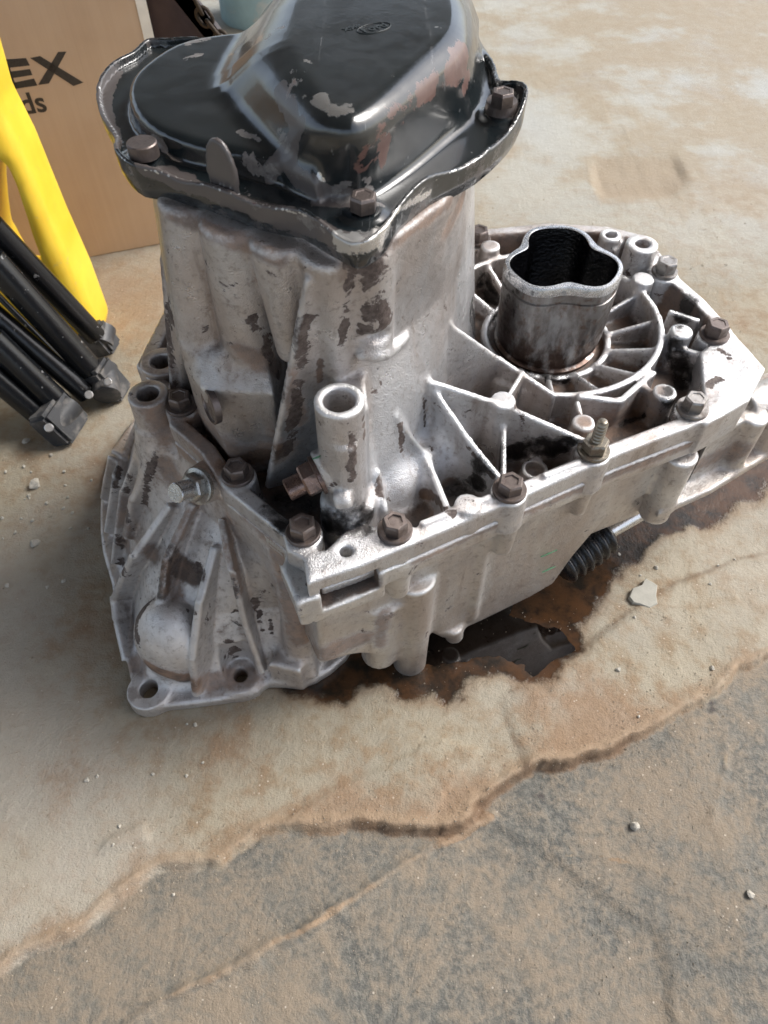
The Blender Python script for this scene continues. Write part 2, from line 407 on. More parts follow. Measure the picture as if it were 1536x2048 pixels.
def lobe(px0, py0, z0, px1, py1, z1, r0, r1, emb=.9, k=.45):
    a = G(px0, py0, z0); b = G(px1, py1, z1); c = V3(-3, 43, 0); da = c - a; da[2] = 0; da /= np.linalg.norm(da)
    U.cone(a + da * emb * r0, b + da * emb * r1, r0, r1, TOWER, k, .4)
lobe(350, 402, 38.8, 386, 690, 29.4, 1.75, 1.7, .5)
lobe(446, 446, 38.8, 492, 712, 29.4, 1.8, 1.8, .4)
lobe(548, 486, 38.8, 588, 720, 31, 1.7, 1.1, .5)
lobe(655, 512, 38.8, 670, 740, 30, 1.6, 1.5, .6, .3)
lobe(740, 500, 38.8, 748, 700, 31.5, 1.3, 1.3, .55, .3)
# inspection block with plug
BL = U.part('inspection_block', .14)
U.loft([(19, [G(388, 800, 21), G(408, 842, 21), G(465, 914, 21), G(560, 905, 21), V3(-5, 38, 0), V3(-12, 43, 0)]),
        (28.2, [G(362, 700, 28.8), G(366, 722, 28.8), G(400, 766, 28.8), G(545, 775, 28.8), V3(-6, 39, 0), V3(-12, 44, 0)]),
        (29.9, [G(352, 676, 29.6), G(362, 692, 29.6), G(400, 718, 29.6), G(535, 730, 29.6), V3(-6, 39, 0), V3(-12, 44, 0)])], BL, .25, .3)
U.cone(G(368, 690, 29.6), G(455, 715, 29.6), .5, .55, BL, .5, .3)
U.cone(G(455, 715, 29.6), G(545, 722, 29.0), .55, .4, BL, .5, .3)
lp = [hit(U, x, y) + V3(.05, -.12, 0) for x, y in ((712, 700), (735, 712), (765, 708), (792, 690), (812, 664))]
for a, b in zip(lp[:-1], lp[1:]): U.cone(a, b, .36, .36, TOWER, .35, .3)
q_ = hit(U, 768, 682); U.ball(q_ + V3(0, -.1, .25), [1.3, .6, .42], TOWER, .4, cut=True)
# ribs of the casing, each its own part
def rib3(fl, pts, th=.42, base=18.6, name='rib', k=.35, gr=.1):
    i = fl.part(name, gr); P = [np.array(p, float) for p in pts]
    for a, b in zip(P[:-1], P[1:]):
        fl.plate([a, b, V3(b[0], b[1], base), V3(a[0], a[1], base)], th, i, k, .14)
tri = U.part('rib', .1)
a_ = hit(U, 611, 556); a_ = a_ + (V3(0, 0, 60) - a_) * .012; b_ = G(539, 932, 22.4); c_ = G(612, 938, 20.2); dn = (b_ - c_); dn[2] = 0; dn /= np.linalg.norm(dn)
U.plate([a_, b_, b_ + (b_ - a_) * .16, c_ + (c_ - a_) * .1 - dn * 2.5, a_ - dn * 2.5 - V3(0, 0, 1)], .5, tri, .25, .12)
rib3(U, [hit(U, 900, 645), G(1000, 715, 23.4), G(1112, 790, 22)], .42)
rib3(U, [hit(U, 853, 757), G(1008, 808, 24.2), G(1192, 888, 22)], .45)
rib3(U, [hit(U, 866, 772), G(940, 880, 23.3), G(1008, 962, 21.8)], .42)
rib3(U, [hit(U, 792, 828), hit(U, 836, 895) + V3(.5, -.8, .3), G(905, 1040, 21.6)], .45, k=.5)
rib3(U, [hit(U, 722, 850), hit(U, 748, 935) + V3(.2, -.6, .2), G(772, 1022, 21.5)], .45, k=.5)
rib3(U, [G(1046, 742, 23), G(1010, 800, 23.2)], .35)
rib3(U, [G(1008, 850, 22.8), G(1008, 962, 21.3)], .4)
rib3(U, [G(1155, 800, 22), G(1168, 855, 21.8)], .4)
rib3(U, [G(1155, 788, 21.9), G(1240, 800, 21.6), G(1310, 740, 21.4)], .5)
# concave fillets where the tower runs into the deck
for x, y, s_ in ((800, 985, 2.2), (855, 940, 2.0), (905, 930, 1.8)):
    p = G(x, y, 20); U.ball([p[0] - .5, p[1] + 1.2, 19.2], [s_, s_, 2.2], TOWER, 1.6)
# cup ring and radial ribs round the shaft housing
class _R: pass
def ring(fl, c, r, wd, z0, z1, pid, k=.25, rr=.12):
    sl_, X, Y, Z = fl.sub([c[0] - r - wd, c[1] - r - wd, z0], [c[0] + r + wd, c[1] + r + wd, z1], k + .3)
    d2 = np.abs(np.sqrt((X - c[0]) ** 2 + (Y - c[1]) ** 2) - r) - wd / 2
    fl.put(sl_, xtr(d2 + 0 * Z, np.abs(Z - (z0 + z1) / 2) - (z1 - z0) / 2 + 0 * X, rr), pid, k, False)
rg = U.part('ring_wall', .1)
ring(U, SC, 8.9, .5, 18.5, 21.5, rg)
cu = U.part('housing_collar', .2)
U.cone([*SC[:2], 18.3], [*SC[:2], 18.9], 5.4, 5.3, cu, .3, .2)
ring(U, SC, 5.1, .55, 18.5, 19.7, cu)
for a in range(-150, 200, 24):
    ca, sa = math.cos(R(a + 6)), math.sin(R(a + 6))
    pts = [SC + V3(ca * 5.0, sa * 5.0, 19.8), SC + V3(ca * 8.9, sa * 8.9, 21.3)]
    if pts[1][0] < 5.6: continue
    rib3(U, pts, .42, gr=.18)
# outer cross walls between ring and rim
for (p, q) in (((1338, 620), (1400, 640)), ((1290, 545), (1330, 520)), ((1225, 500), (1250, 470)), ((1320, 800), (1290, 770)), ((1345, 690), (1400, 705)), ((1060, 470), (1070, 500))):
    rib3(U, [G(*p, 21.3), G(*q, 21.3)], .5, gr=.25)
# flat-topped pegs, bolt bosses, ring bosses
def boss(fl, px, py, z, r, base=18.4, name='peg', hole=0, depth=1.5, draft=.12, gr=.1, k=.3):
    i = fl.part(name, gr); c = G(px, py, z)
    fl.cone([c[0], c[1], base], [c[0], c[1], z], r + draft, r, i, k, .1)
    if hole:
        fl.cone([c[0], c[1], z - depth], [c[0], c[1], z + 1], hole, hole, i, .08, .02, cut=True)
    return c
boss(U, 1007, 799, 24.4, .86, draft=.25)
boss(U, 1168, 843, 22.3, .8); boss(U, 936, 1006, 22, .85); boss(U, 1331, 782, 22, .85); boss(U, 1364, 660, 22.2, .9)
boss(U, 1287, 556, 22.1, .9); boss(U, 981, 490, 22.3, .85); boss(U, 1222, 468, 22.2, .95, hole=.5)
for i, p in enumerate(boltP):
    j = U.part('bolt_boss', .2); U.cone([p[0], p[1], 18.4], [p[0], p[1], ZF + .12], 1.3, 1.22, j, .14, .1)
j = U.part('bolt_boss', .2); U.cone([*studP[:2], 18.4], [*studP[:2], ZF + .12], 1.3, 1.22, j, .14, .1)
boss(U, 1285, 486, 23.4, 1.35, hole=.62, name='hollow_boss', gr=.2)
boss(U, 1070, 936, 19.8, .95, hole=.66, name='small_ring', depth=.9, draft=0)
c = G(692, 1103, ZF); U.cone([c[0], c[1], 19], [c[0], c[1], ZF + 1], .42, .42, 1, .06, .02, cut=True)
# filler boss with bore
fb = G(678, 798, 31); FBp = U.part('filler_boss', .04)
U.cone([fb[0], fb[1], 18.6], [fb[0], fb[1], 31], 1.45, 1.42, FBp, .35, .1)
U.cone([fb[0] + .3, fb[1] - .9, 19], [fb[0] + .2, fb[1] - .75, 28.6], 1.0, .9, FBp, .15, .12)
U.prism([(fb[0] - .4, fb[1]), (fb[0] + 1.6, fb[1] + .6), (fb[0] + 1, 37), (-3, 37)], 18.6, 29.8, FBp, .5, .2)
U.cone([fb[0] + .2, fb[1] - .3, 18.7], [fb[0] + .2, fb[1] - .3, 22.5], 2.0, 1.8, FBp, .5, .4)
sb = U.part('side_boss', .04)
pa = AY(640, 948, fb[1] - .1); pb = AY(676, 930, fb[1] + .4)
U.cone(pa, pb, 1.5, 1.5, sb, .3, .15)
U.cone([fb[0], fb[1], 26.5], [fb[0], fb[1], 32], .92, .92, FBp, .06, .05, cut=True)
# raised pad low on the boss
U.cone(AY(668, 1000, fb[1] - 1.9), AY(705, 996, fb[1] - 1.9), .62, .62, FBp, .25, .3)
# window in the flange front
fz_ = lambda i, j, q, z: np.array([*(outline[i] * (1 - q) + outline[j] * q)[:2], z])
# left edge plate of the tower
U.plate([fz_(1, 2, .22, 20.45), fz_(2, 3, .33, 20.45), fz_(2, 3, .33, 19.0), fz_(1, 2, .22, 19.0)], 3.6, 1, .06, .03, cut=True)
le = U.part('rib', .45)
U.plate([AY(322, 520, 41), AY(336, 770, 40.6), V3(-12, 44, 19), V3(-11, 44, 36)], .5, le, .3, .15)
# front rail groove
for (p, q) in (((838, 1096), (975, 1036)), ((1075, 992), (1150, 958))):
    a = W(*p, .55); b = W(*q, .55); a[2] = b[2] = ZF + .08
    U.cone(a, b, .28, .28, 1, .2, .1)

stU = [
 (1, [([(604, 650), (600, 720), (594, 800), (582, 880), (570, 905)], .8), ([(703, 520), (697, 580), (690, 640), (684, 690)], .5), ([(750, 520), (765, 570), (745, 600), (775, 640), (740, 660)], 1.1),
      ([(735, 560), (735, 640)], .6), ([(505, 640), (530, 690), (545, 720)], .55), ([(700, 850), (706, 910), (702, 960)], .45), ([(640, 850), (650, 860)], .5), ([(728, 840), (735, 870)], .4),
      ([(660, 975), (672, 968)], .3), ([(800, 850), (803, 900)], .35), ([(850, 800), (852, 850)], .3), ([(940, 900), (960, 930), (985, 950)], .5), ([(880, 1010), (905, 1030)], .4),
      ([(1040, 790), (1045, 850)], .5), ([(1420, 770), (1440, 760)], .6), ([(330, 600), (335, 680), (340, 760)], .8), ([(560, 745), (562, 800)], .5), ([(1440, 700), (1460, 715)], .4), ([(760, 985), (772, 950)], .5)]),
 (2, [([(380, 850), (420, 870), (470, 920), (540, 900)], 2.2), ([(350, 430), (450, 470), (560, 520)], .8), ([(700, 500), (780, 480), (900, 400)], 1.0), ([(480, 700), (560, 740), (600, 840)], 1.0), ([(1180, 860), (1260, 830), (1300, 800)], 2), ([(400, 900), (450, 960)], 1.5), ([(930, 400), (900, 460)], 1)]),
 (3, [([(1350, 700), (1370, 760), (1340, 800)], 1.5), ([(1000, 640), (970, 560)], 1.6), ([(1380, 600), (1360, 640)], 1.2), ([(950, 620), (960, 660)], 1.4), ([(1130, 760), (1060, 740)], .8), ([(700, 500), (760, 490)], .5), ([(1090, 890), (1030, 905), (960, 930)], 1.5), ([(1100, 900), (1140, 880)], 1.2), ([(560, 1000), (620, 1010)], 1.2), ([(560, 1030), (640, 1050), (720, 1040)], 1.8), ([(900, 985), (960, 965)], 1.2), ([(1240, 850), (1290, 830)], .5)]), (0, [([(560, 900), (450, 930)], 1.0), ([(640, 720), (640, 780)], .3), ([(850, 985), (880, 1010)], .6)])]
upper = build(U, M_upper, GB, 'upper_casing', stU)

# ---- lower casing
L = Field((-9, 21.5, -.4), (41, 62, 19.9), .17 * HV)
L.part('lower_casing', .08)
lo = np.array([G(594, 1215, 19.5)] + list(outline[1:]) + [G(560, 1140, 19)])
lo = np.array([p for p in lo if p[0] > -9])
L.prism(lo, 18.0, 19.8, 1, .1, .14)
wl = lambda x, y, o=.9: W(x, y, o)
wall = [wl(632, 1175), wl(1400, 875), wl(1370, 960), wl(1300, 985), wl(1210, 1040), wl(1150, 1110), wl(1108, 1168), wl(1060, 1196), wl(960, 1245), wl(885, 1278), wl(850, 1262), wl(790, 1300), wl(700, 1312), wl(640, 1330)]
L.plate(wall, 26, 1, .3, .35, side=1 if np.cross(wall[1] - wall[0], wall[2] - wall[0]) @ WN > 0 else -1)
L.prism(outline, 18.9, 21, 1, .1, .02, cut=True, inset=.87)
L.prism(outline, 18.05, 21, 1, .1, .02, cut=True, inset=.87)
# swellings and posts of the front wall
def post(px0, py0, px1, py1, r0, r1, off=1.0, name='post', k=.5):
    i = L.part(name, .05); a = W(px0, py0, off); b = W(px1, py1, off); b[:2] = a[:2] * .75 + b[:2] * .25; L.cone(b, a, r1, r0, i, k, .15)
post(828, 1150, 822, 1352, 1.65, 1.4, 1.5)
post(760, 1190, 752, 1310, 1.7, 1.5, 2.0, 'wall_swelling', .8)
post(1015, 1030, 1005, 1095, 1.0, .75, .5, 'bolt_boss')
post(1172, 965, 1160, 1020, .75, .55, .6, 'bolt_boss')
post(795, 1110, 800, 1178, 1.1, .8, .6, 'bolt_boss')
post(1362, 905, 1318, 1022, 1.35, 1.25, .6)
post(970, 1070, 960, 1230, .35, .35, .95, 'rib', .5)
post(905, 1250, 930, 1262, .9, .8, 1.2, 'foot', .5)
# shelf at the right end
sh = L.part('end_bracket', .2)
q0 = W(1318, 1018, .2); 
zb = q0[2] + .6
pl = [G(1315, 1032, zb), G(1420, 985, zb), G(1560, 900, zb), G(1640, 820, zb), G(1480, 820, zb), G(1360, 900, zb)]
L.prism(pl, zb - .5, zb + .4, sh, .3, .2)
L.prism([G(1360, 985, zb), G(1430, 950, zb), G(1560, 880, zb), G(1600, 800, zb), G(1440, 850, zb), G(1370, 925, zb)], zb, 17.5, sh, .5, .3, inset=.3)
for x, y, r_ in ((1455, 930, 1.1), (1515, 895, 1.2)):
    p = G(x, y, zb); L.cone(p, [p[0], p[1], 17.6], r_ * 1.0, r_ * .95, sh, .5, .2)
rib_r = L.part('end_boss', .1)
p = G(1530, 800, 17); L.cone(p - V3(2.2, 1, 0), p + V3(2, .8, .2), 1.6, 1.6, rib_r, .4, .2)
L.prism(outline[6:16], 8.5, 18.1, 1, .4, .3, inset=1.6)
e_ = lambda i, j, q: outline[i] * (1 - q) + outline[j] * q
L.prism([G(566, 1132, 19.75), G(594, 1206, 19.75), outline[1] + V3(.1, -.05, 0), outline[2], e_(2, 3, .45), e_(2, 3, .45) + WN * 3, outline[1] + WN * 3.5, outline[0] + WN * 3], 16.7, 19.8, 1, .12, .12)
fz = lambda i, j, q, z: np.array([*e_(i, j, q)[:2], z])
L.plate([fz(1, 2, .22, 19.9), fz(2, 3, .33, 19.9), fz(2, 3, .33, 18.05), fz(1, 2, .22, 17.8)], 3.6, L.part('window_recess', .8), .06, .03, cut=True, side=0)
stL = [(0, [([(820, 1100), (960, 1050), (1100, 990), (1400, 870)], .5)]), (1, [([(590, 1200), (600, 1230)], .5), ([(620, 1160), (625, 1190)], .4)]),
       (2, [([(720, 1280), (600, 1330)], 2), ([(1400, 930), (1480, 900)], 1.6), ([(770, 1230), (760, 1290)], .9), ([(830, 1120), (1060, 1020), (1400, 880)], .7)])]
lower = build(L, M_lower, GB, 'lower_casing', stL)

# ---- bell housing
B = Field((-32, 22, -.3), (-1, 68, 23), .14 * HV)
B.part('bell_housing', .18)
F0 = [G(284, 1418, 0), G(330, 1425, 0), G(500, 1402, 0), G(540, 1378, 0), G(632, 1370, 0), V3(-2, 31, 0), V3(2, 45, 0), V3(0, 60, 0), V3(-15, 66, 0), V3(-25, 61, 0), G(226, 920, 0), G(207, 1075, 0), G(230, 1180, 0), G(234, 1215, 0), G(250, 1290, 0)]
FL = B.part('floor_flange', .1)
B.prism(spline(np.array([p[:2] for p in F0]), 3), .02, 1.25, FL, .3, .35)
S1 = [G(285, 1380, 1), G(390, 1385, 1), G(520, 1365, 1), G(618, 1345, 1), V3(-3, 32, 0), V3(1, 45, 0), V3(-2, 58, 0), V3(-15, 62, 0), V3(-24, 57, 0), G(245, 940, 1), G(232, 1070, 1), G(258, 1210, 1)]
S2 = [G(310, 1210, 8), G(392, 1235, 8), G(520, 1215, 8), G(600, 1210, 8), V3(-3, 31, 0), V3(1, 45, 0), V3(-2, 57, 0), V3(-14, 60, 0), V3(-22, 54, 0), G(262, 900, 8), G(258, 990, 8), G(278, 1090, 8)]
S3 = [G(400, 1020, 15), G(450, 1060, 15), G(530, 1120, 15), G(580, 1160, 15), V3(-3, 31, 0), V3(1, 45, 0), V3(-2, 57, 0), V3(-13, 58, 0), V3(-19, 52, 0), G(285, 870, 15), G(292, 915, 15), G(330, 960, 15)]
S4 = [G(412, 960, 18.6), G(450, 1005, 18.6), G(520, 1070, 18.6), G(570, 1125, 18.6), V3(-3, 31, 0), V3(1, 45, 0), V3(-2, 57, 0), V3(-12, 58, 0), V3(-18, 50, 0), G(290, 840, 18.6), G(300, 870, 18.6), G(350, 905, 18.6)]
B.loft([(.5, S1), (8, S2), (15, S3), (18.15, S4)], 1, .6, .3, sm=2)
B.prism(outline, 18.1, 19.8, 1, .5, .15)
B.prism(outline, 18.05, 21, 1, .1, .02, cut=True, inset=.87)
B.prism([(-4.6, 10), (20, 10), (20, 70), (-4.6, 70)], 18.05 - 2, 25, 1, .05, .02, cut=True)
def chain(fl, pts, th, ht, name='rib', gr=.12, k=.55):
    i = fl.part(name, gr); P = [G(*p) for p in pts]
    for a, b in zip(P[:-1], P[1:]): fl.bar(a, b, th, ht, i, k, .22)
BAX = V3(-8, 46, 0)
def crest(pts, th, h, deep=3., name='rib', gr=.03, k=.16):
    P = []
    for x, y in pts:
        q = hit(B, x, y); n = q - BAX; n[2] = 0; n /= np.linalg.norm(n); n = n * .72 + V3(0, 0, .69); P.append((q, n))
    i = B.part(name, gr); hh = h if isinstance(h, (list, tuple)) else [h] * len(P)
    Z_ = [(q + n * (a * 1.25 + .1), q - n * deep) for (q, n), a in zip(P, hh)]
    for (a, a2), (b, b2) in zip(Z_[:-1], Z_[1:]): B.plate([a, b, b2, a2], th * .85, i, k, .2)
def crests():
    crest([(352, 1008), (300, 1110), (264, 1190), (254, 1240), (252, 1320)], .8, [.6, 1.6, 1.7, 1.0, .1])
    crest([(395, 1005), (362, 1110), (332, 1230)], .75, [.6, 1.6, .9])
    crest([(437, 1090), (425, 1190), (412, 1300), (400, 1385)], .8, [.6, 1.9, 2.0, .7])
    crest([(448, 1035), (480, 1130), (505, 1240), (530, 1340)], .65, [.5, 1.5, 1.5, .7])
    crest([(569, 1177), (600, 1255), (628, 1350)], .8, [.5, .8, .5])
    crest([(283, 845), (252, 960), (224, 1070)], .5, [.4, 1.0, .6]); crest([(300, 860), (268, 985), (240, 1130)], .5, [.4, 1.0, .7])
    crest([(322, 895), (290, 1000), (268, 1075)], .9, [.3, 1.1, .8]); crest([(278, 840), (238, 920), (214, 1000)], .5, [.3, .8, .5])
db = B.part('starter_bulge', .1)
crests()
c = hit(B, 350, 1290); B.ball(c + V3(-.1, .9, -.6), [3.3, 3.0, 5.0], db, .3)
c = G(600, 1320, 3); B.cone([c[0], c[1] + .6, .4], [c[0] + .3, c[1] + 1.2, 14], 1.5, 1.1, 1, .8, .3)
rs = 1
B.prism([G(535, 1330, 4), G(600, 1345, 4), G(618, 1310, 4), G(560, 1290, 4)], .3, 4.2, rs, .6, .5)
for x, y, r_, h_ in ((297, 1378, 1.9, .78), (480, 1349, 1.8, .62)):
    i = B.part('bolt_lug', .08); p = G(x, y, 1.55)
    B.cone([p[0], p[1], .05], [p[0], p[1], 1.55], r_, r_ * .96, i, .35, .12); B.cone([p[0], p[1], -1], [p[0], p[1], 3], h_, h_, i, .06, .02, cut=True)
    if x > 400: B.cone([p[0], p[1] + .2, 1.6], [p[0], p[1] + .2, 5], 1.3, 1.5, i, .3, .1, cut=True)
for x, y, z, r_, h_ in ((295, 786, 22.3, 1.45, .82), (322, 722, 22.0, 1.6, .85)):
    i = B.part('hollow_boss', .25); p = G(x, y, z)
    B.cone([p[0], p[1], 12], [p[0], p[1], 19.6], r_ + 1.5, r_ + .25, i, 1.1, .3); B.cone([p[0], p[1], 17], [p[0], p[1], z], r_ + .12, r_, i, .3, .12); B.cone([p[0], p[1], z - 3], [p[0], p[1], z + 1], h_, h_, i, .06, .05, cut=True)
pn = AY(402, 968, boltP[1][1] + .3)
B.cone(AY(392, 975, pn[1] - .2), AY(430, 955, pn[1] + 1.2), 1.35, 1.5, B.part('plug_boss', .2), .4, .15)
stains_slot_shade = [(0, [([(320, 1180), (330, 1120), (390, 1150)], 1.4), ([(300, 1340), (380, 1370)], 1.2)]),
       (1, [([(235, 940), (225, 990)], .9), ([(232, 1075), (236, 1090)], 1.0), ([(240, 1125), (236, 1145)], 1.0), ([(262, 950), (250, 985)], .6), ([(300, 930), (290, 1010)], .5), ([(290, 1200), (270, 1240), (268, 1290)], 1.0),  # dark patches here also stand in for shade in the left slots
            ([(465, 1160), (468, 1190)], .7), ([(510, 1200), (525, 1260)], .45), ([(460, 1290), (475, 1300)], .6), ([(375, 1220), (390, 1225)], .4), ([(300, 960), (310, 900)], .4), ([(345, 1100), (352, 1150)], .9), ([(455, 1280), (470, 1310)], .7), ([(540, 1240), (548, 1290)], .35), ([(395, 1130), (400, 1150)], .6), ([(250, 1020), (252, 1040)], .6)]),
       (2, [([(330, 930), (380, 1010), (330, 1090)], 1.6), ([(300, 1100), (350, 1180)], 1.2), ([(500, 980), (560, 1120), (600, 1280)], 1.6), ([(270, 1330), (390, 1370), (500, 1350)], 1.5), ([(450, 1050), (480, 1180)], 1.2), ([(230, 1000), (250, 1100)], 1.6), ([(300, 800), (330, 850), (400, 930)], 1.8)])]
bell = build(B, M_bell, GB, 'bell_housing', stains_slot_shade)
# ------------------------------------------------------------------ small turned and hexagonal pieces
def frame(axis):
    z = Vector(axis).normalized(); return z.to_track_quat('Z', 'Y').to_matrix().to_4x4()
def lathe(name, prof, n=28, caps=(1, 1), rad=None, seg_rot=0., smooth=True):
    """prof: (radius, z) in cm; rad: optional function (theta, row) -> radius"""
    v = []; f = []
    for j, (r, z) in enumerate(prof):
        for i in range(n):
            t = 2 * math.pi * i / n + seg_rot; rr = rad(t, j, r) if rad else r
            v.append((rr * math.cos(t) * .01, rr * math.sin(t) * .01, z * .01))
    for j in range(len(prof) - 1):
        for i in range(n):
            k = (i + 1) % n; f.append((j * n + i, j * n + k, (j + 1) * n + k, (j + 1) * n + i))
    if caps[0]: f.append(tuple(range(n))[::-1])
    if caps[1]: f.append(tuple((len(prof) - 1) * n + i for i in range(n)))
    me = bpy.data.meshes.new(name); me.from_pydata(v, [], f); me.validate()
    me.polygons.foreach_set('use_smooth', np.full(len(me.polygons), smooth)); me.update(); return me
def place(o, p, axis=(0, 0, 1), spin=0., root=GB):
    M = frame(axis) @ Matrix.Rotation(spin, 4, 'Z')
    M.translation = (Vector(p) - Vector(root.location) * 100) * .01 if root else Vector(p) * .01
    o.matrix_basis = M
def sharp(me, ang=40):
    me.set_sharp_from_angle(angle=R(ang)); return me
def hexhead(name, r, h, cup=.1):
    return sharp(lathe(name, [(r * .985, 0), (r, .03), (r, h - .14), (r * .9, h - .02), (r * .86, h), (r * .6, h), (r * .55, h - cup * .3)], 6, smooth=True), 20)
def roundish(name, r, h): return sharp(lathe(name, [(r * .95, 0), (r, .04), (r, h - .06), (r - .06, h), (r * .8, h)], 36), 35)
# flange bolts round the casing joint
hb = hexhead('bolt', .86, .95); wsh = roundish('washer', 1.14, .3)
def put_bolt(p, axis=(0, 0, 1), mat=M_bolt, label=None, parent=GB, s=1., root=GB, hm=None, wm=None):
    me = (hm or hb); o = bpy.data.objects.new('bolt', me); COL.objects.link(o); o.parent = parent
    if len(me.materials) == 0: me.materials.append(mat)
    place(o, p, axis, random.uniform(0, 1.04), root)
    if parent is not GB and root is None: pass
    w_ = bpy.data.objects.new('washer', wm or wsh); COL.objects.link(w_); w_.parent = o; w_.location = (0, 0, -.0025)
    if len(w_.data.materials) == 0: w_.data.materials.append(mat)
    if label: o['label'] = label
    o.scale = (s, s, s); return o
lbl = ['brown hex bolt at the left beside the hollow bosses', 'brown hex bolt in the middle of the left rail', 'brown hex bolt at the front left corner', 'brown hex bolt beside the open window in the flange',
       'brown hex bolt in the middle of the front flange', 'pale hex bolt near the right end of the flange', 'brown hex bolt on the far right corner', 'grey hex bolt behind the finned ring', 'dark hex bolt behind the tower']
M_bolt_pale = mat_simple('bolt_steel_pale', (.38, .36, .34), .38, .8, .35, 150, .4, dirt=(.14, .11, .09), dthr=(.5, .62))
for bi, (p, l_) in enumerate(zip(boltP, lbl)):
    pale = bi in (5, 7); k_ = hexhead('bolt', .86 * random.uniform(.95, 1.05), random.uniform(.85, 1.02), random.uniform(0, .5))
    put_bolt(V3(p[0], p[1], ZF + .38), label=l_, mat=M_bolt_pale if pale else M_bolt, hm=k_, wm=roundish('washer', random.uniform(1.08, 1.18), .3))
# stud with nut
st = obj('stud', None, None, GB); bpy.data.objects.remove(st)
prof = []
for i in range(36): prof.append((.42 if (i // 2) % 2 == 0 else .34, i * .075 + (.03 if i % 2 else 0)))
prof += [(.3, 2.75), (.2, 2.78)]
so_ = obj('stud', lathe('stud', prof, 20), M_zinc, GB, label='threaded stud standing up from a nut on the front flange'); place(so_, V3(studP[0], studP[1], ZF + .4))
nn = obj('nut', hexhead('nut', .9, .85, 0), M_zinc, so_); nn.location = (0, 0, .001)
w_ = obj('washer', roundish('washer', 1.12, .28), M_zinc, so_); w_.location = (0, 0, -.0022)
# side plug beside the filler boss
ax = pa - pb; ax /= np.linalg.norm(ax)
pl_ = obj('plug', sharp(lathe('plug', [(1.28, 0), (1.3, .25), (1.2, .3)], 36), 30), M_nut, GB, label='brown hex plug screwed into the side of the filler boss'); place(pl_, pa, ax)
h_ = obj('hex_collar', hexhead('hex_collar', 1.12, 1.0, 0), M_nut, pl_); h_.location = (0, 0, .002)
h_ = obj('plug_end', roundish('plug_end', .72, 2.1), M_nut, pl_); h_.location = (0, 0, .002)
# sensor nut on the bell housing
pa2 = AY(396, 972, pn[1] - .35); pb2 = AY(358, 984, pn[1] - 1.6); ax2 = pb2 - pa2; ax2 /= np.linalg.norm(ax2)
pl_ = obj('sensor', sharp(lathe('sensor', [(1.28, -.2), (1.3, .15), (1.15, .2)], 36), 30), M_zinc, GB, label='bright steel stub with hex collar on the bell housing'); place(pl_, pa2, ax2)
pl_.data.materials[0] = mat_simple('sensor_steel', (.42, .41, .38), .3, .85, .3, 150, .3, dirt=(.16, .12, .09))
h_ = obj('hex_collar', hexhead('hex_collar', 1.02, .75, 0), pl_.data.materials[0], pl_); h_.location = (0, 0, .0015)
h_ = obj('stub_end', roundish('stub_end', .7, 2.0), M_bright, pl_); h_.location = (0, 0, .0015)
# oval core plug in the inspection block
c0 = AY(431, 806, 36.0)
fn_ = np.array([-.82, -.55, .1])
pg = obj('core_plug', sharp(lathe('core_plug', [(1.15, -.3), (1.18, .12), (1.05, .16), (.98, .02), (.5, 0)], 32), 35), M_bolt, GB, label='rusty round core plug in the block below the tower')
# shaft housing
zt = 26.9
rows = [(4.15, 18.6, 0), (4.25, 19.3, 0), (3.95, 19.45, 0), (3.95, 19.75, 0), (4.12, 19.95, .15), (4.15, 21, .42), (4.15, 22.5, .56), (4.15, 24, .62), (4.15, 25.35, .64), (4.0, 25.42, .62), (4.0, 25.58, .62), (4.19, 25.66, .64), (4.2, 26.2, .64)]
lob = lambda t: math.cos(3 * (t - R(270)))
def lobed(name, rows, n=120, caps=(0, 0)):
    return lathe(name, [(r, z - 18.6) for r, z, a in rows], n, caps, rad=lambda t, j, r: r + rows[j][2] * (lob(t) * .8 - .25 * math.cos(6 * (t - R(270)))))
t = NT('housing_steel'); n1 = t.noise(35, 6, .65, vec=t.map((1, 1, .45))); n2 = t.noise(160, 5, .6); sp_ = t.n('ShaderNodeSeparateXYZ'); t.l(t.tc, sp_.inputs[0])
zz = t.math('ADD', t.math('MULTIPLY', sp_.outputs[2], 11.), t.math('MULTIPLY', t.math('SUBTRACT', n1, .5), 1.6))
c = t.mix(t.ramp(zz, .15, .75), (.07, .045, .036), (.24, .23, .22)); c = t.mix(t.ramp(n2, .45, .7), c, t.mix(t.ramp(n1, .4, .6), (.03, .025, .022), (.22, .155, .12)))
c = t.mix(t.ramp(n1, .52, .66), c, (.38, .38, .38))
t.bump(t.math('ADD', n2, t.math('MULTIPLY', n1, .6)), .0006, .8)
M_hous = t.set(c, t.ramp(n2, .3, .7, .28, .5), .75)
hs = obj('shaft_housing', sharp(lobed('shaft_housing', rows), 40), M_hous, GB, label='steel output joint housing standing open in the finned ring'); place(hs, V3(SC[0], SC[1], 18.6))
rim_rows = [(4.2, 26.2, .64), (4.18, 26.75, .64), (4.1, 26.9, .64), (3.76, 26.92, .8), (3.7, 26.85, .8)]
M_rim = mat_simple('machined_rim', (.66, .67, .68), .26, .9, .3, 200, .6, dirt=(.04, .04, .04), dscale=90, dthr=(.55, .66))
obj('rim', sharp(lobed('rim', rim_rows), 35), M_rim, hs)
t = NT('oily_bore'); n1 = t.noise(420, 3, .6); t.bump(n1, .0015, .7); M_bore = t.set((.0025, .0025, .003), .1, 0., None, .5)
obj('bore', lobed('bore', [(3.7, 26.85, .8), (3.62, 26.2, .8), (3.4, 20, .7), (.3, 19.4, 0)], caps=(0, 1)), M_bore, hs)
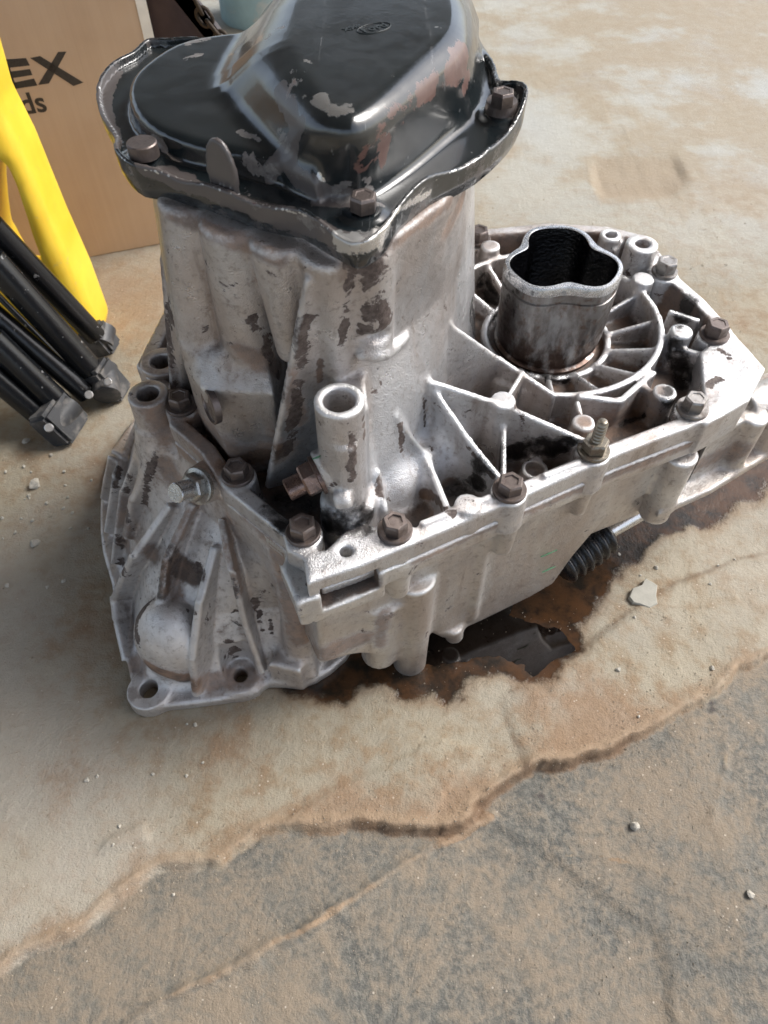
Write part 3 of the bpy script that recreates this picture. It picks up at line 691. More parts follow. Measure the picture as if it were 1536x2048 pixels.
# rubber boot and selector rod below the casing
ba = AY(1118, 1135, 35.5); bb = AY(1213, 1066, 38.5); L_ = np.linalg.norm(bb - ba)
prof = []
for i in range(49):
    q = i / 48; prof.append((1.35 + .42 * (.5 - .5 * math.cos(q * 2 * math.pi * 6)) ** .8 + .2 * math.sin(q * 3), q * L_))
bt = obj('rubber_boot', lathe('rubber_boot', prof, 40), M_rubber, GB, label='black pleated rubber boot on the rod under the casing'); place(bt, ba, bb - ba)
ra = AY(1208, 1066, 38.2); rb = AY(1288, 1020, 40.6)
rd = obj('selector_rod', sharp(lathe('selector_rod', [(.55, 0), (.8, .03), (.8, np.linalg.norm(rb - ra) - .1), (.7, np.linalg.norm(rb - ra))], 28), 35), M_bright, GB, label='bright round rod sticking out of the rubber boot'); place(rd, ra, rb - ra)

# ------------------------------------------------------------------ black steel pan
t = NT('pan_black_paint'); wr, gp, rd_, br = t.attr('wear')
n1 = t.noise(60, 7, .68); n2 = t.noise(34, 9, .72, dist=.4); n3 = t.noise(400, 3, .6)
sc_ = t.ramp(t.voro(60, 'DISTANCE_TO_EDGE', t.map((1, .12, 1), (0, 0, .6))), .0, .006, 1, 0)
c = t.mix(t.ramp(n2, .3, .7), (.007, .010, .012), (.014, .019, .021))
k1 = t.ramp(t.math('ADD', t.math('MULTIPLY', wr, 1.3), t.math('MULTIPLY', t.math('SUBTRACT', n1, .5), 2.)), .45, .75)
c = t.mix(t.math('MULTIPLY', k1, .85), c, (.10, .085, .08))
k2 = t.ramp(t.math('ADD', t.math('MULTIPLY', gp, .8), t.math('MULTIPLY', t.math('SUBTRACT', n2, .5), 4.2)), .62, .67)
c = t.mix(k2, c, t.mix(t.ramp(n3, .3, .7), (.13, .12, .115), (.20, .185, .175)))
k3 = t.ramp(t.math('ADD', t.math('MULTIPLY', rd_, .8), t.math('MULTIPLY', t.math('SUBTRACT', n2, .5), 3.4)), .55, .68)
c = t.mix(t.math('MULTIPLY', k3, .8), c, t.mix(t.ramp(n1, .35, .65), (.085, .032, .024), (.15, .075, .06)))
k4 = t.ramp(t.math('ADD', t.math('MULTIPLY', br, .9), t.math('MULTIPLY', t.math('SUBTRACT', n1, .5), 3.2)), .6, .7)
c = t.mix(k4, c, (.55, .54, .52))
sc1 = t.ramp(t.noise(420, 2, .5, vec=t.map((1, .015, .3), (.2, 0, .7))), .70, .73); sc2 = t.ramp(t.noise(380, 2, .5, vec=t.map((.02, 1, .3), (0, .3, .35))), .715, .74)
scr_ = t.math('MULTIPLY', t.math('MAXIMUM', sc1, sc2), t.ramp(n1, .4, .6)); c = t.mix(t.math('MULTIPLY', scr_, .5), c, (.18, .18, .18))
dst = t.ramp(t.noise(12, 6, .7), .45, .7); c = t.mix(t.math('MULTIPLY', dst, .10), c, (.13, .125, .115))
kk = t.math('MAXIMUM', t.math('MAXIMUM', t.math('MAXIMUM', k1, k2), k3), t.math('MULTIPLY', dst, .18))
ro = t.math('ADD', t.ramp(n1, .3, .7, .14, .24), t.math('MULTIPLY', kk, .25)); me_ = t.math('MULTIPLY', k4, .8)
t.bump(t.math('ADD', t.math('MULTIPLY', n3, .15), t.math('ADD', t.math('MULTIPLY', n2, .5), t.math('MULTIPLY', k2, -.4))), .0004, .5)
M_pan = t.set(c, ro, me_, .3, .7)
M_edge = mat_simple('lip_bare_edge', (.22, .20, .19), .35, .7, .4, 90, .4, dirt=(.05, .045, .045), dthr=(.45, .6))

PN = Field((-19, 28.5, 37.9), (10.5, 60, 46), .11 * HV)
PN.part('oil_pan', .1)
po = [(200, 190), (208, 240), (238, 290), (240, 322), (275, 352), (330, 360), (420, 385), (520, 420), (600, 440), (672, 478), (718, 496), (768, 470), (800, 430), (862, 380), (960, 325), (1025, 265), (1046, 222), (1030, 200), (995, 190), (985, 150), (965, 115)]
PO = [G(x, y, 40) for x, y in po] + [V3(5, 52, 0), V3(0, 54.3, 0), V3(-5, 54.3, 0)] + [G(*p, 40) for p in [(440, 90), (375, 94), (335, 98), (300, 98), (272, 122), (232, 145)]]
PO = np.array([p[:2] for p in PO]); PO = spline(PO, 3)
PN.prism(PO, 38.7, 40.15, 1, .1, .25, inset=.55, draft=-.3)
lipid = PN.part('pan_lip', .35)
sl_, X, Y, Z = PN.sub([*PO.min(0), 38.4], [*PO.max(0), 41.5], .8)
s2 = sd_poly(X, Y, PO) + 0 * Z
tt = np.arctan2(Y - 44, X + 4)
top = 40.5 + .14 * np.sin(tt * 5 + 1) + .07 * np.sin(tt * 13 + 2)
def bump_at(px, py, a, r):
    c = G(px, py, 40); return a * np.exp(-((X - c[0]) ** 2 + (Y - c[1]) ** 2) / r ** 2)
top = top + bump_at(1045, 215, .5, 2.5) + bump_at(600, 440, .2, 1.5) + bump_at(850, 395, .25, 2) - bump_at(700, 480, .35, 1.2) + bump_at(240, 310, .2, 1) - bump_at(360, 370, .25, 1.2)
lean = (Z - 39.5) * .16
PN.put(sl_, xtr(np.abs(s2 + .05 - lean * .3 + .25 * np.clip(39.4 - Z, 0, 2)) - .13, np.maximum(Z - top, 38.75 - Z), .05), lipid, .12, False)
d1t = [(258, 168), (285, 130), (350, 88), (430, 69), (520, 62), (640, 60), (650, 330), (560, 322), (470, 300), (385, 283), (310, 255), (266, 215)]
D1 = [G(x, y, 41.4) for x, y in d1t]
C1 = np.mean(D1, 0)
D1b = [C1 + (p - C1) * 1.05 for p in D1]
PN.loft([(39.6, D1b), (41.45, D1)], PN.part('low_dome', .05), .35, .42, sm=3)
d2b = [(392, 150, 41.2), (425, 212, 41.2), (500, 290, 41), (560, 352, 40.3), (630, 392, 40), (715, 404, 40), (790, 365, 40), (880, 295, 40), (946, 232, 40), (962, 160, 40), (965, 90, 40), (940, 10, 40), (720, -50, 40), (540, -20, 41)]
d2t = [(540, 62, 44.3), (552, 120, 44.3), (592, 180, 44.3), (630, 228, 44.3), (675, 243, 44.3), (722, 240, 44.3), (790, 198, 44.3), (868, 128, 44.3), (928, 70, 44.3), (940, 30, 44.3), (930, -15, 44.3), (890, -70, 44.3), (740, -110, 44.3), (590, -50, 44.3)]
B2 = [G(*p) for p in d2b]; T2_ = [G(*p) for p in d2t]; M2 = [b * .5 + t_ * .5 + (t_ - b) * 0 for b, t_ in zip(B2, T2_)]
PN.loft([(39.6, B2), (42.2, M2), (44.3, T2_)], PN.part('high_dome', .02), .85, 1.15, sm=4)
# upright tab on the lip
tb = PN.part('pan_tab', .8); c0_ = G(452, 385, 40)
dr = np.array([.72, -.45, 0]); dr /= np.linalg.norm(dr)
tp = [c0_ + dr * (math.cos(a) * .95) + V3(0, 0, 1.0 + math.sin(a) * 1.75) for a in np.linspace(0, 2 * math.pi, 17)[:-1]]
PN.plate(tp, .3, tb, .12, .08)
for x, y in ((725, 425), (1000, 232), (290, 316)):
    c_ = G(x, y, 40.2); PN.cone([c_[0], c_[1], 39.8], [c_[0], c_[1], 40.35], 1.15, 1.0, 1, .5, .2)
stP = [(0, [([(290, 330), (520, 420), (700, 480)], .9), ([(230, 150), (205, 200), (235, 290)], .7), ([(590, 350), (640, 390), (720, 405)], .8), ([(540, 350), (600, 250)], .6), ([(560, 180), (590, 250), (580, 330)], .7)]),
       (1, [([(560, 270), (575, 290)], .8), ([(672, 380), (700, 370)], .5), ([(500, 330), (540, 345)], .7), ([(305, 275), (330, 295)], .4), ([(720, 355), (738, 362)], .35), ([(380, 82), (410, 78)], .7), ([(370, 118), (400, 108)], .4), ([(480, 265), (520, 280)], .35), ([(600, 430), (650, 455)], .7), ([(665, 395), (760, 410)], .5), ([(720, 410), (735, 380)], .5)]),
       (2, [([(735, 310), (725, 330), (745, 300), (790, 240), (850, 190), (900, 150), (930, 110)], 1.1), ([(930, 180), (938, 150)], .6), ([(770, 270), (765, 320)], .5)]),
       (3, [([(640, 200), (670, 222), (700, 215)], .7), ([(640, 350), (650, 362)], .2), ([(690, 470), (720, 488), (765, 470)], 1.1), ([(610, 120), (625, 125)], .3), ([(790, 425), (860, 385)], .3)] + [([(a + (c - a) * q, b + (d - b) * q - 13) for q in (0, .5, 1)], .16) for (a, b), (c, d) in zip(po[:-1], po[1:])])]
pan = build(PN, M_pan, GB, 'oil_pan', stP, smooth=4)
rb_ = roundish('bolt', .78, .75)
for (x, y, z), l_ in (((290, 312, 40.5), 'round worn bolt head at the left of the pan'), ((727, 418, 40.5), 'brown bolt at the front corner of the pan'), ((1001, 228, 40.4), 'pale bolt with tall flange at the right of the pan')):
    p = G(x, y, z); o = bpy.data.objects.new('bolt', rb_ if x == 290 else hexhead('bolt', .68, .75)); COL.objects.link(o); o.parent = pan
    o.data.materials.append(M_bolt) if len(o.data.materials) == 0 else None
    place(o, p, (0, 0, 1), .4); o['label'] = l_
    if x > 900: o.location.z += .005
    sl2 = bpy.data.objects.new('bolt_flange', None); bpy.data.objects.remove(sl2)
if True:                                            # tall flange under the right bolt and the thread seen below the front one
    p = G(1001, 228, 40.2); o = obj('spacer', sharp(lathe('spacer', [(1.0, 0), (.95, .2), (.85, .75)], 30), 40), M_bolt, pan); place(o, p)
    p = G(733, 480, 38.6); o = obj('screw_end', lathe('screw_end', [(.36 if i % 2 else .31, i * .07) for i in range(24)], 18), M_bolt, pan); place(o, p - V3(0, 0, .8))
# stamped oval mark on the pan top
def curve_tube(name, pts, r, mat, parent, closed=False, root=GB):
    cu_ = bpy.data.curves.new(name, 'CURVE'); cu_.dimensions = '3D'; cu_.bevel_depth = r * .01; cu_.bevel_resolution = 2
    s_ = cu_.splines.new('POLY'); s_.points.add(len(pts) - 1)
    ro = np.array(root.location) * 100 if root else np.zeros(3)
    for q, p in zip(s_.points, pts): q.co = (*((np.array(p) - ro) * .01), 1)
    s_.use_cyclic_u = closed
    tmp = bpy.data.objects.new(name, cu_); COL.objects.link(tmp)
    dg = bpy.context.evaluated_depsgraph_get(); me = bpy.data.meshes.new_from_object(tmp.evaluated_get(dg)); bpy.data.objects.remove(tmp)
    me.name = name; me.polygons.foreach_set('use_smooth', np.ones(len(me.polygons), bool)); me.materials.clear()
    return obj(name, me, mat, parent)
def text_mesh(name, body, size, ext=0., off=0.):
    cu_ = bpy.data.curves.new(name, 'FONT'); cu_.body = body; cu_.size = size * .01; cu_.extrude = ext * .01; cu_.offset = off * .01; cu_.resolution_u = 4
    tmp = bpy.data.objects.new(name, cu_); COL.objects.link(tmp)
    dg = bpy.context.evaluated_depsgraph_get(); me = bpy.data.meshes.new_from_object(tmp.evaluated_get(dg)); bpy.data.objects.remove(tmp); me.name = name
    me.materials.clear(); return me
M_mark = mat_simple('worn_stamp', (.022, .027, .028), .35, .1, .3, 200)
oc = G(748, 56, 44.31); e1 = G(770, 50, 44.31) - oc; e1 /= np.linalg.norm(e1); e2 = np.array([-e1[1], e1[0], 0])
curve_tube('stamped_oval', [oc + e1 * 1.0 * math.cos(a) + e2 * .55 * math.sin(a) for a in np.linspace(0, 2 * math.pi, 33)[:-1]], .03, M_mark, pan, True)
def put_text(body, size, c, e1, dx, dy, name):
    o = obj(name, text_mesh(name, body, size, .02, .01), M_mark, pan); M = Matrix(((e1[0], -e1[1], 0, 0), (e1[1], e1[0], 0, 0), (0, 0, 1, 0), (0, 0, 0, 1)))
    p = c + e1 * dx + np.array([-e1[1], e1[0], 0]) * dy
    M.translation = (Vector(p) - Vector(GB.location) * 100) * .01; o.matrix_basis = M
put_text('Ford', .8, oc, e1, -.75, -.22, 'stamped_letters')
put_text('XS4R', .5, G(700, 60, 44.31), e1, -.3, 0, 'stamped_letters')
# place the core plug against the block face
cp = hit(U, 432, 806)
place(pg, cp + V3(-.64, -.77, .1) * .45, (-.84, -.52, .12))
# ------------------------------------------------------------------ ground
def vnoise(x, y, seed=0):
    xi = np.floor(x).astype(int); yi = np.floor(y).astype(int); fx = x - xi; fy = y - yi
    fx = fx * fx * (3 - 2 * fx); fy = fy * fy * (3 - 2 * fy)
    def hsh(a, b):
        n = (a * 374761393 + b * 668265263 + seed * 1442695041) & 0x7fffffff
        n = ((n ^ (n >> 13)) * 1274126177) & 0x7fffffff
        return ((n ^ (n >> 16)) & 0xffff) / 65535.
    return (hsh(xi, yi) * (1 - fx) + hsh(xi + 1, yi) * fx) * (1 - fy) + (hsh(xi, yi + 1) * (1 - fx) + hsh(xi + 1, yi + 1) * fx) * fy
def fbm(x, y, o=4, seed=0, g=.5):
    s_ = 0; a = 1; t_ = 0
    for i in range(o): s_ = s_ + a * vnoise(x * 2 ** i + 17.3 * i, y * 2 ** i - 9.1 * i, seed + i); t_ += a; a *= g
    return s_ / t_ - .5
def axis(a, b, st_, far_lo, far_hi):
    c = list(np.arange(a, b, st_)); s_ = st_; x = c[-1]
    while x < far_hi: s_ *= 1.04; x += s_; c.append(x)
    s_ = st_; x = c[0]; pre = []
    while x > far_lo: s_ *= 1.04; x -= s_; pre.append(x)
    return np.array(pre[::-1] + c)
FS = .24 * HV
ax_ = axis(-34, 44, FS, -4000, 4000); ay_ = axis(1, 62, FS, -3000, 6000)
X, Y = np.meshgrid(ax_, ay_, indexing='ij')
near = np.clip(1.4 - np.hypot(X - 5, Y - 30) / 250, 0, 1)
wx = X + 1.3 * fbm(X * .35, Y * .35, 6, 3, .6); wy = Y + 1.3 * fbm(X * .35, Y * .35, 6, 9, .6)
brk = lambda sd_, f=.35: np.clip(.55 + 2.6 * fbm(X * f, Y * f, 4, sd_), 0, 1.3)
G2 = lambda pts: np.array([G(x, y, 0)[:2] for x, y in pts])
def pdist(P, x, y, closed=False):
    d = None
    for a, b in zip(P[:-1], P[1:]):
        e = b - a; t_ = np.clip(((x - a[0]) * e[0] + (y - a[1]) * e[1]) / (e @ e), 0, 1)
        q = (x - a[0] - e[0] * t_) ** 2 + (y - a[1] - e[1] * t_) ** 2; d = q if d is None else np.minimum(d, q)
    return np.sqrt(d)
led = G2([(-250, 2060), (0, 1945), (60, 1898), (150, 1862), (250, 1790), (330, 1735), (440, 1722), (500, 1668), (560, 1655), (640, 1652), (760, 1645), (860, 1662), (930, 1645), (990, 1585), (1080, 1528), (1200, 1512), (1280, 1470), (1400, 1400), (1480, 1340), (1600, 1290), (1800, 1200)])
gray_poly = np.concatenate([led, np.array([[90, 30], [90, -40], [-60, -40]])])
sg = sd_poly(wx, wy, gray_poly)                            # <0 : the grey lower layer
stp = np.clip(.5 - sg / .38, 0, 1); stp = stp * stp * (3 - 2 * stp)
dl = np.abs(sg)
depth = .5 + .5 * np.clip((X + 6) / 14, 0, 1) * np.clip((26 - X) / 8, 0, 1)
H = -depth * stp * near
H += near * (.30 * np.exp(-((sg - .4) / .42) ** 2) * (.6 + 1.2 * fbm(X * .8, Y * .8, 3, 21)))
r2 = G2([(240, 2060), (320, 1998), (400, 1962), (470, 1935), (520, 1900), (600, 1862), (700, 1800), (780, 1745), (850, 1705), (930, 1652), (990, 1630)])
d2_ = pdist(r2, wx, wy); H += near * .42 * np.exp(-(d2_ / (.26 + .2 * brk(103))) ** 2) * (.6 + .5 * brk(104)) * (1 + 1.3 * fbm(X, Y, 3, 5))
r2s = sd_poly(wx, wy, np.concatenate([r2, np.array([[20, 8], [20, -30], [-20, -30]])])); H -= near * .2 * np.clip(-r2s / .6 + .2, 0, 1) * (stp)
r3 = G2([(1000, 1690), (1110, 1705), (1200, 1708), (1290, 1722), (1370, 1690), (1430, 1640), (1452, 1560), (1455, 1450)])
d3 = pdist(r3, wx, wy); H += near * .12 * np.exp(-(d3 / .22) ** 2) * brk(101)
r4 = G2([(1190, 1540), (1215, 1600), (1245, 1690)]); d4 = pdist(r4, wx, wy); H += near * .08 * np.exp(-(d4 / .5) ** 2) * brk(102)
# straight step beside the oil
l5 = G2([(1000, 1400), (1060, 1362), (1160, 1300), (1250, 1235), (1330, 1180), (1400, 1150), (1480, 1120), (1600, 1095), (1900, 1020)])
p5 = np.concatenate([l5, np.array([[80, 10], [14, 10]])]); s5 = sd_poly(X + .5 * (wx - X), Y + .5 * (wy - Y), p5)
H += near * .40 * np.clip(.5 - s5 / .9, 0, 1) * np.clip((X - 9) / 4, 0, 1) * (1 - stp) * np.exp(-np.clip(-s5, 0, 99) / 9)
cr = G2([(480, 1705), (560, 1645), (640, 1600), (720, 1550), (800, 1512), (880, 1478)]); dcr = pdist(cr, wx, wy)
scr = sd_poly(wx, wy, np.concatenate([cr, G2([(960, 1500), (860, 1640), (600, 1660)])]))
H += near * .16 * np.clip(.5 - scr / .25, 0, 1)
chip = G2([(1188, 330), (1215, 318), (1300, 325), (1355, 318), (1368, 360), (1330, 385), (1210, 392), (1190, 365)])
schip = sd_poly(X + 3 * fbm(X * .12, Y * .12, 4, 11), Y + 3 * fbm(X * .12, Y * .12, 4, 12), chip); H -= .5 * np.clip(.5 - schip / 1.5, 0, 1) * (1 + .6 * fbm(X * .3, Y * .3, 3, 13))
cl = G2([(200, 1705), (215, 1680), (290, 1650), (305, 1668), (300, 1690), (250, 1700)]); scl = sd_poly(wx, wy, cl)
H += near * .28 * np.clip(.4 - scl / .5, 0, 1)
H += near * (.09 * fbm(X * .12, Y * .12, 3, 40) + .05 * fbm(X * .6, Y * .6, 3, 41) + .05 * fbm(X * 2.2, Y * 2.2, 3, 42) * (.7 + stp) + .12 * np.clip(fbm(X * .9, Y * .9, 4, 88) - .12, 0, 1))
H += near * .22 * np.clip(fbm(X * .5, Y * .5, 4, 61) - .22, 0, 1) * 2
oil_p = G2([(560, 1370), (625, 1398), (680, 1402), (720, 1372), (770, 1360), (800, 1392), (870, 1388), (905, 1402), (925, 1370), (985, 1340), (1050, 1358), (1100, 1345), (1165, 1300), (1155, 1250), (1190, 1215), (1225, 1150), (1290, 1110), (1310, 1075), (1400, 1050), (1475, 1010), (1520, 980), (1620, 900), (1500, 800), (1100, 900), (700, 1100)])
so1 = sd_poly(wx + 1.6 * fbm(X * .5, Y * .5, 3, 71), wy + 1.6 * fbm(X * .5, Y * .5, 3, 72), oil_p)
pool_p = G2([(720, 1300), (860, 1330), (960, 1315), (1000, 1310), (1045, 1330), (1062, 1358), (1160, 1298), (1125, 1265), (1010, 1235), (1040, 1180), (1100, 1130), (1050, 1050), (760, 1200)])
so2 = sd_poly(X + 1.5 * fbm(X * .6, Y * .6, 5, 75, .6), Y + 1.5 * fbm(X * .6, Y * .6, 5, 76, .6), pool_p)
flat = np.clip(1 - so1 / 1.5, 0, 1); H = H * (1 - .85 * flat) - .05 * np.clip(.5 - so1 / 2, 0, 1)
H -= .10 * np.clip(.5 - so2 / .8, 0, 1)
gbp = np.concatenate([G2([(230, 1420), (250, 1440), (640, 1385), (760, 1340)]), np.array([[6, 36], [0, 66], [-34, 66], [-32, 45]])])
fl2 = np.clip(1 - sd_poly(X, Y, gbp) / 2, 0, 1); H = H * (1 - fl2) - .04 * fl2
C = np.zeros(X.shape + (4,), np.float32)
C[..., 0] = stp * np.clip(1.3 - np.exp(-(dl / .9) ** 2) * .9 - np.exp(-(d2_ / .5) ** 2) * (.5 + .5 * brk(104)) - .9 * np.exp(-(d3 / .4) ** 2) * brk(101) - .9 * np.exp(-(d4 / .9) ** 2) * brk(102), 0, 1)
C[..., 1] = np.clip(.55 - so1 / 3.2, 0, 1)
brown = np.exp(-(np.clip(sg, -.3, 9) / 2.2) ** 2) * .45 + .7 * np.exp(-(d2_ / .6) ** 2) * (.5 + .5 * brk(104)) + .9 * np.clip(.5 - schip / 3, 0, 1)
st_b = 0
for px, py, rr, am in ((1180, 1440, 5, .8), (1080, 1400, 3, .7), (450, 1500, 4.5, .5), (150, 1560, 4, .35), (200, 1260, 5, .5), (215, 950, 6, .55), (300, 1490, 4, .3), (250, 600, 14, .7), (700, 1600, 4, .5), (900, 1600, 4, .55), (80, 900, 8, .35), (1130, 1250, 3, .5), (1300, 1200, 4, .35), (1430, 60, 60, .5), (1130, 180, 30, .3), (1080, 250, 25, .3), (1270, 350, 8, .5), (1480, 360, 14, .45), (1050, 20, 70, .3), (1480, 640, 6, .4), (1460, 500, 5, .25)):
    c_ = G(px, py, 0); st_b = np.maximum(st_b, am * np.exp(-(((X - c_[0]) ** 2 + (Y - c_[1]) ** 2) / rr ** 2)))
C[..., 2] = np.clip(brown + st_b, 0, 1)
C[..., 3] = np.clip(.5 - so2 / 1.2, 0, 1)
nx_, ny_ = X.shape
ii = np.arange(nx_ * ny_).reshape(nx_, ny_)
q = np.stack([ii[:-1, :-1], ii[1:, :-1], ii[1:, 1:], ii[:-1, 1:]], -1).reshape(-1, 4)
fme = mesh_np('floor', np.stack([X, Y, H], -1).reshape(-1, 3) * .01, q)
ca = fme.color_attributes.new('wear', 'FLOAT_COLOR', 'POINT'); ca.data.foreach_set('color', C.ravel())
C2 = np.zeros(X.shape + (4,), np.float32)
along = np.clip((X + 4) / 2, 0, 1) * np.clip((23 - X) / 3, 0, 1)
C2[..., 0] = np.exp(-((sg + .05) / .45) ** 2) * along * (.75 + .8 * fbm(X * .5, Y * .5, 3, 93)) + .5 * np.exp(-((s5 - .1) / .5) ** 2) * np.clip((X - 8) / 3, 0, 1) * (1 - stp)  # dark brown band along the floor ledge and the step beside the oil
C2[..., 1] = np.exp(-((sg - .5) / .6) ** 2) + np.exp(-(d2_ / .35) ** 2) * (.5 + .5 * brk(104))
ca = fme.color_attributes.new('ledge_tone', 'FLOAT_COLOR', 'POINT'); ca.data.foreach_set('color', C2.ravel())
t = NT('worn_concrete'); gy, ol, bw, pl = t.attr('wear'); ledge_dark, rim_, _a, _b = t.attr('ledge_tone')
n0 = t.noise(2.2, 4, .55); n1 = t.noise(9, 5, .6); n2 = t.noise(45, 6, .68); n3 = t.noise(190, 5, .7); n4 = t.noise(700, 3, .6)
tan = t.mix(t.ramp(n1, .32, .68), (.35, .305, .225), (.285, .255, .195))
tan = t.mix(t.ramp(n2, .42, .68), tan, (.275, .21, .135))
tan = t.mix(t.math('MULTIPLY', t.ramp(n0, .45, .62), .6), tan, (.47, .43, .37))
tan = t.mix(t.math('MULTIPLY', t.ramp(t.math('ADD', bw, t.math('MULTIPLY', t.math('SUBTRACT', n2, .5), 1.2)), .1, .8), .85), tan, t.mix(n3, (.20, .125, .075), (.34, .235, .15)))
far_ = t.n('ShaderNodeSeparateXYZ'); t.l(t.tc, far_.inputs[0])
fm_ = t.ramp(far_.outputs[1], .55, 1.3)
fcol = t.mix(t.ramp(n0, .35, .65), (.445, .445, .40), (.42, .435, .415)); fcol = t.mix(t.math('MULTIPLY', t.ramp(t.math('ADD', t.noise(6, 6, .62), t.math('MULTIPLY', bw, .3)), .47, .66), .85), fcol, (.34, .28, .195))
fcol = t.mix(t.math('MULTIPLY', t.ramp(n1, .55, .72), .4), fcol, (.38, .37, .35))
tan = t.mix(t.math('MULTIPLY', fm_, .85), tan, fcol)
gr = t.mix(t.ramp(n3, .35, .65), (.098, .097, .088), (.19, .182, .155)); gr = t.mix(t.ramp(n1, .35, .65), gr, (.18, .168, .14))
gm_ = t.ramp(t.math('ADD', t.math('ADD', t.math('MULTIPLY', n2, .45), t.math('MULTIPLY', n3, .35)), t.math('MULTIPLY', n1, .35)), .48, .68)
gr = t.mix(t.math('MULTIPLY', gm_, .78), gr, (.29, .23, .165))
gr = t.mix(t.ramp(t.noise(26, 3, .5), .70, .76), gr, (.07, .06, .055))
msk = t.ramp(t.math('ADD', gy, t.math('MULTIPLY', t.math('SUBTRACT', n3, .5), .8)), .35, .65)
c = t.mix(msk, tan, gr); c = t.mix(t.math('MULTIPLY', t.ramp(rim_, .3, .9), .55), c, (.34, .25, .165))
c = t.mix(t.math('MULTIPLY', t.ramp(t.math('ADD', ledge_dark, t.math('MULTIPLY', t.math('SUBTRACT', n2, .5), .6)), .2, .8), .62), c, (.12, .068, .038))
spk = t.ramp(t.voro(160), .10, .14, 1, 0); spk = t.math('MULTIPLY', spk, t.ramp(n2, .52, .6))
c = t.mix(t.math('MULTIPLY', spk, .6), c, (.62, .55, .46))
dsp = t.ramp(t.voro(30), .02, .035, 1, 0); c = t.mix(t.math('MULTIPLY', dsp, .6), c, (.12, .09, .06))
om = t.ramp(t.math('ADD', ol, t.math('MULTIPLY', t.math('SUBTRACT', n2, .5), .9)), .30, .62)
oc_ = t.mix(t.ramp(t.math('ADD', t.math('MULTIPLY', n2, .7), t.math('MULTIPLY', n1, .4)), .45, .66), (.003, .002, .0015), (.06, .026, .010))
c = t.mix(t.ramp(t.math('ADD', ol, t.math('MULTIPLY', t.math('SUBTRACT', n1, .5), .5)), .02, .4, 0, .5), c, (.20, .13, .075))
c = t.mix(t.math('MULTIPLY', om, .95), c, oc_)
ro = t.mix(om, t.ramp(n2, .3, .7, .62, .85), (.14, .14, .14)); t.inp(t.b.inputs['Specular IOR Level'], .35)
hb_ = t.math('ADD', t.math('ADD', t.math('MULTIPLY', n3, .5), t.math('MULTIPLY', n4, .28)), t.math('MULTIPLY', n2, .6)); t.bump(t.math('MULTIPLY', hb_, t.math('SUBTRACT', 1., t.math('MULTIPLY', om, .82))), .0028, .85)
M_floor = t.set(c, ro, 0.)
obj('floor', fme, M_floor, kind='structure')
# oil lying in the hollow: a level sheet that the uneven floor cuts into an irregular shore
PX = np.arange(-6, 24, .5); PY = np.arange(24, 48, .5)
ol_v = [(x * .01, y * .01, -.0008) for x in PX for y in PY]
msk_ = sd_poly(np.array([[x for y in PY] for x in PX]), np.array([[y for y in PY] for x in PX]), pool_p) < 1.0
ol_f = [(i * len(PY) + j, (i + 1) * len(PY) + j, (i + 1) * len(PY) + j + 1, i * len(PY) + j + 1) for i in range(len(PX) - 1) for j in range(len(PY) - 1) if msk_[i, j] or msk_[i + 1, j + 1]]
me = bpy.data.meshes.new('oil_puddle'); me.from_pydata(ol_v, [], ol_f)
t = NT('gear_oil'); M_oil = t.set((.006, .004, .003), .04, 0., None, .7)
obj('oil_puddle', me, M_oil, kind='structure')

# ------------------------------------------------------------------ stones on the floor
def stone(name, p, sz, label, mat, group=None, flat_=.5, seed=0, kind='stone'):
    r_ = random.Random(seed); import bmesh
    bm = bmesh.new(); bmesh.ops.create_icosphere(bm, subdivisions=2, radius=1)
    for v in bm.verts:
        n_ = mnoise.noise(v.co * 1.1 + Vector((seed * 3.1, 0, 0))); v.co *= 1 + .55 * n_
        v.co.x *= sz * .01; v.co.y *= sz * .008; v.co.z *= sz * .01 * flat_
    for k in range(4):
        nrm = Vector((r_.uniform(-1, 1), r_.uniform(-1, 1), r_.uniform(-.2, .8))).normalized()
        bmesh.ops.bisect_plane(bm, geom=bm.verts[:] + bm.edges[:] + bm.faces[:], plane_co=nrm * sz * .0062, plane_no=nrm, clear_outer=True)
        ed = [e for e in bm.edges if e.is_boundary]
        if ed: bmesh.ops.contextual_create(bm, geom=ed)
    me = bpy.data.meshes.new(name); bm.to_mesh(me); bm.free()
    o = obj(name, me, mat, None, label, kind, group); o.location = Vector(p) * .01; o.rotation_euler = (0, 0, r_.uniform(0, 6)); return o
M_chip = mat_simple('broken_concrete', (.52, .48, .41), .8, 0, .25, 200, .8, .0006)
# the flat flake beside the oil, traced and thick
fk = [G(x, y, .55) for x, y in [(1260, 1192), (1266, 1176), (1284, 1170), (1291, 1158), (1306, 1166), (1314, 1172), (1312, 1190), (1315, 1206), (1300, 1214), (1282, 1207), (1268, 1203)]]
c_ = sum(fk) / len(fk); n_ = len(fk)
v_ = [((p - c_) * s_ + V3(0, 0, h)) * .01 for s_, h in ((1.06, -.75), (1.03, -.10), (.97, 0.)) for p in fk]
f_ = [(j * n_ + i, j * n_ + (i + 1) % n_, (j + 1) * n_ + (i + 1) % n_, (j + 1) * n_ + i) for j in range(2) for i in range(n_)] + [tuple(2 * n_ + i for i in range(n_)), tuple(range(n_))[::-1]]
me = bpy.data.meshes.new('concrete_flake'); me.from_pydata([tuple(p) for p in v_], [], f_); me.validate(); me.update()
o = obj('concrete_flake', me, mat_simple('pale_flake', (.44, .42, .36), .8, 0, .15, 90, .5), None, 'flat pale grey angular flake of concrete lying beside the oil stain', 'stone'); o.location = Vector(c_) * .01; o.rotation_euler = (.06, -.05, 0)
stone('pebble', G(1275, 1648, 0) + V3(0, 0, -.35), .42, 'pale pebble on the grey lower floor below the brown step, largest there', M_chip, seed=4, flat_=.8)
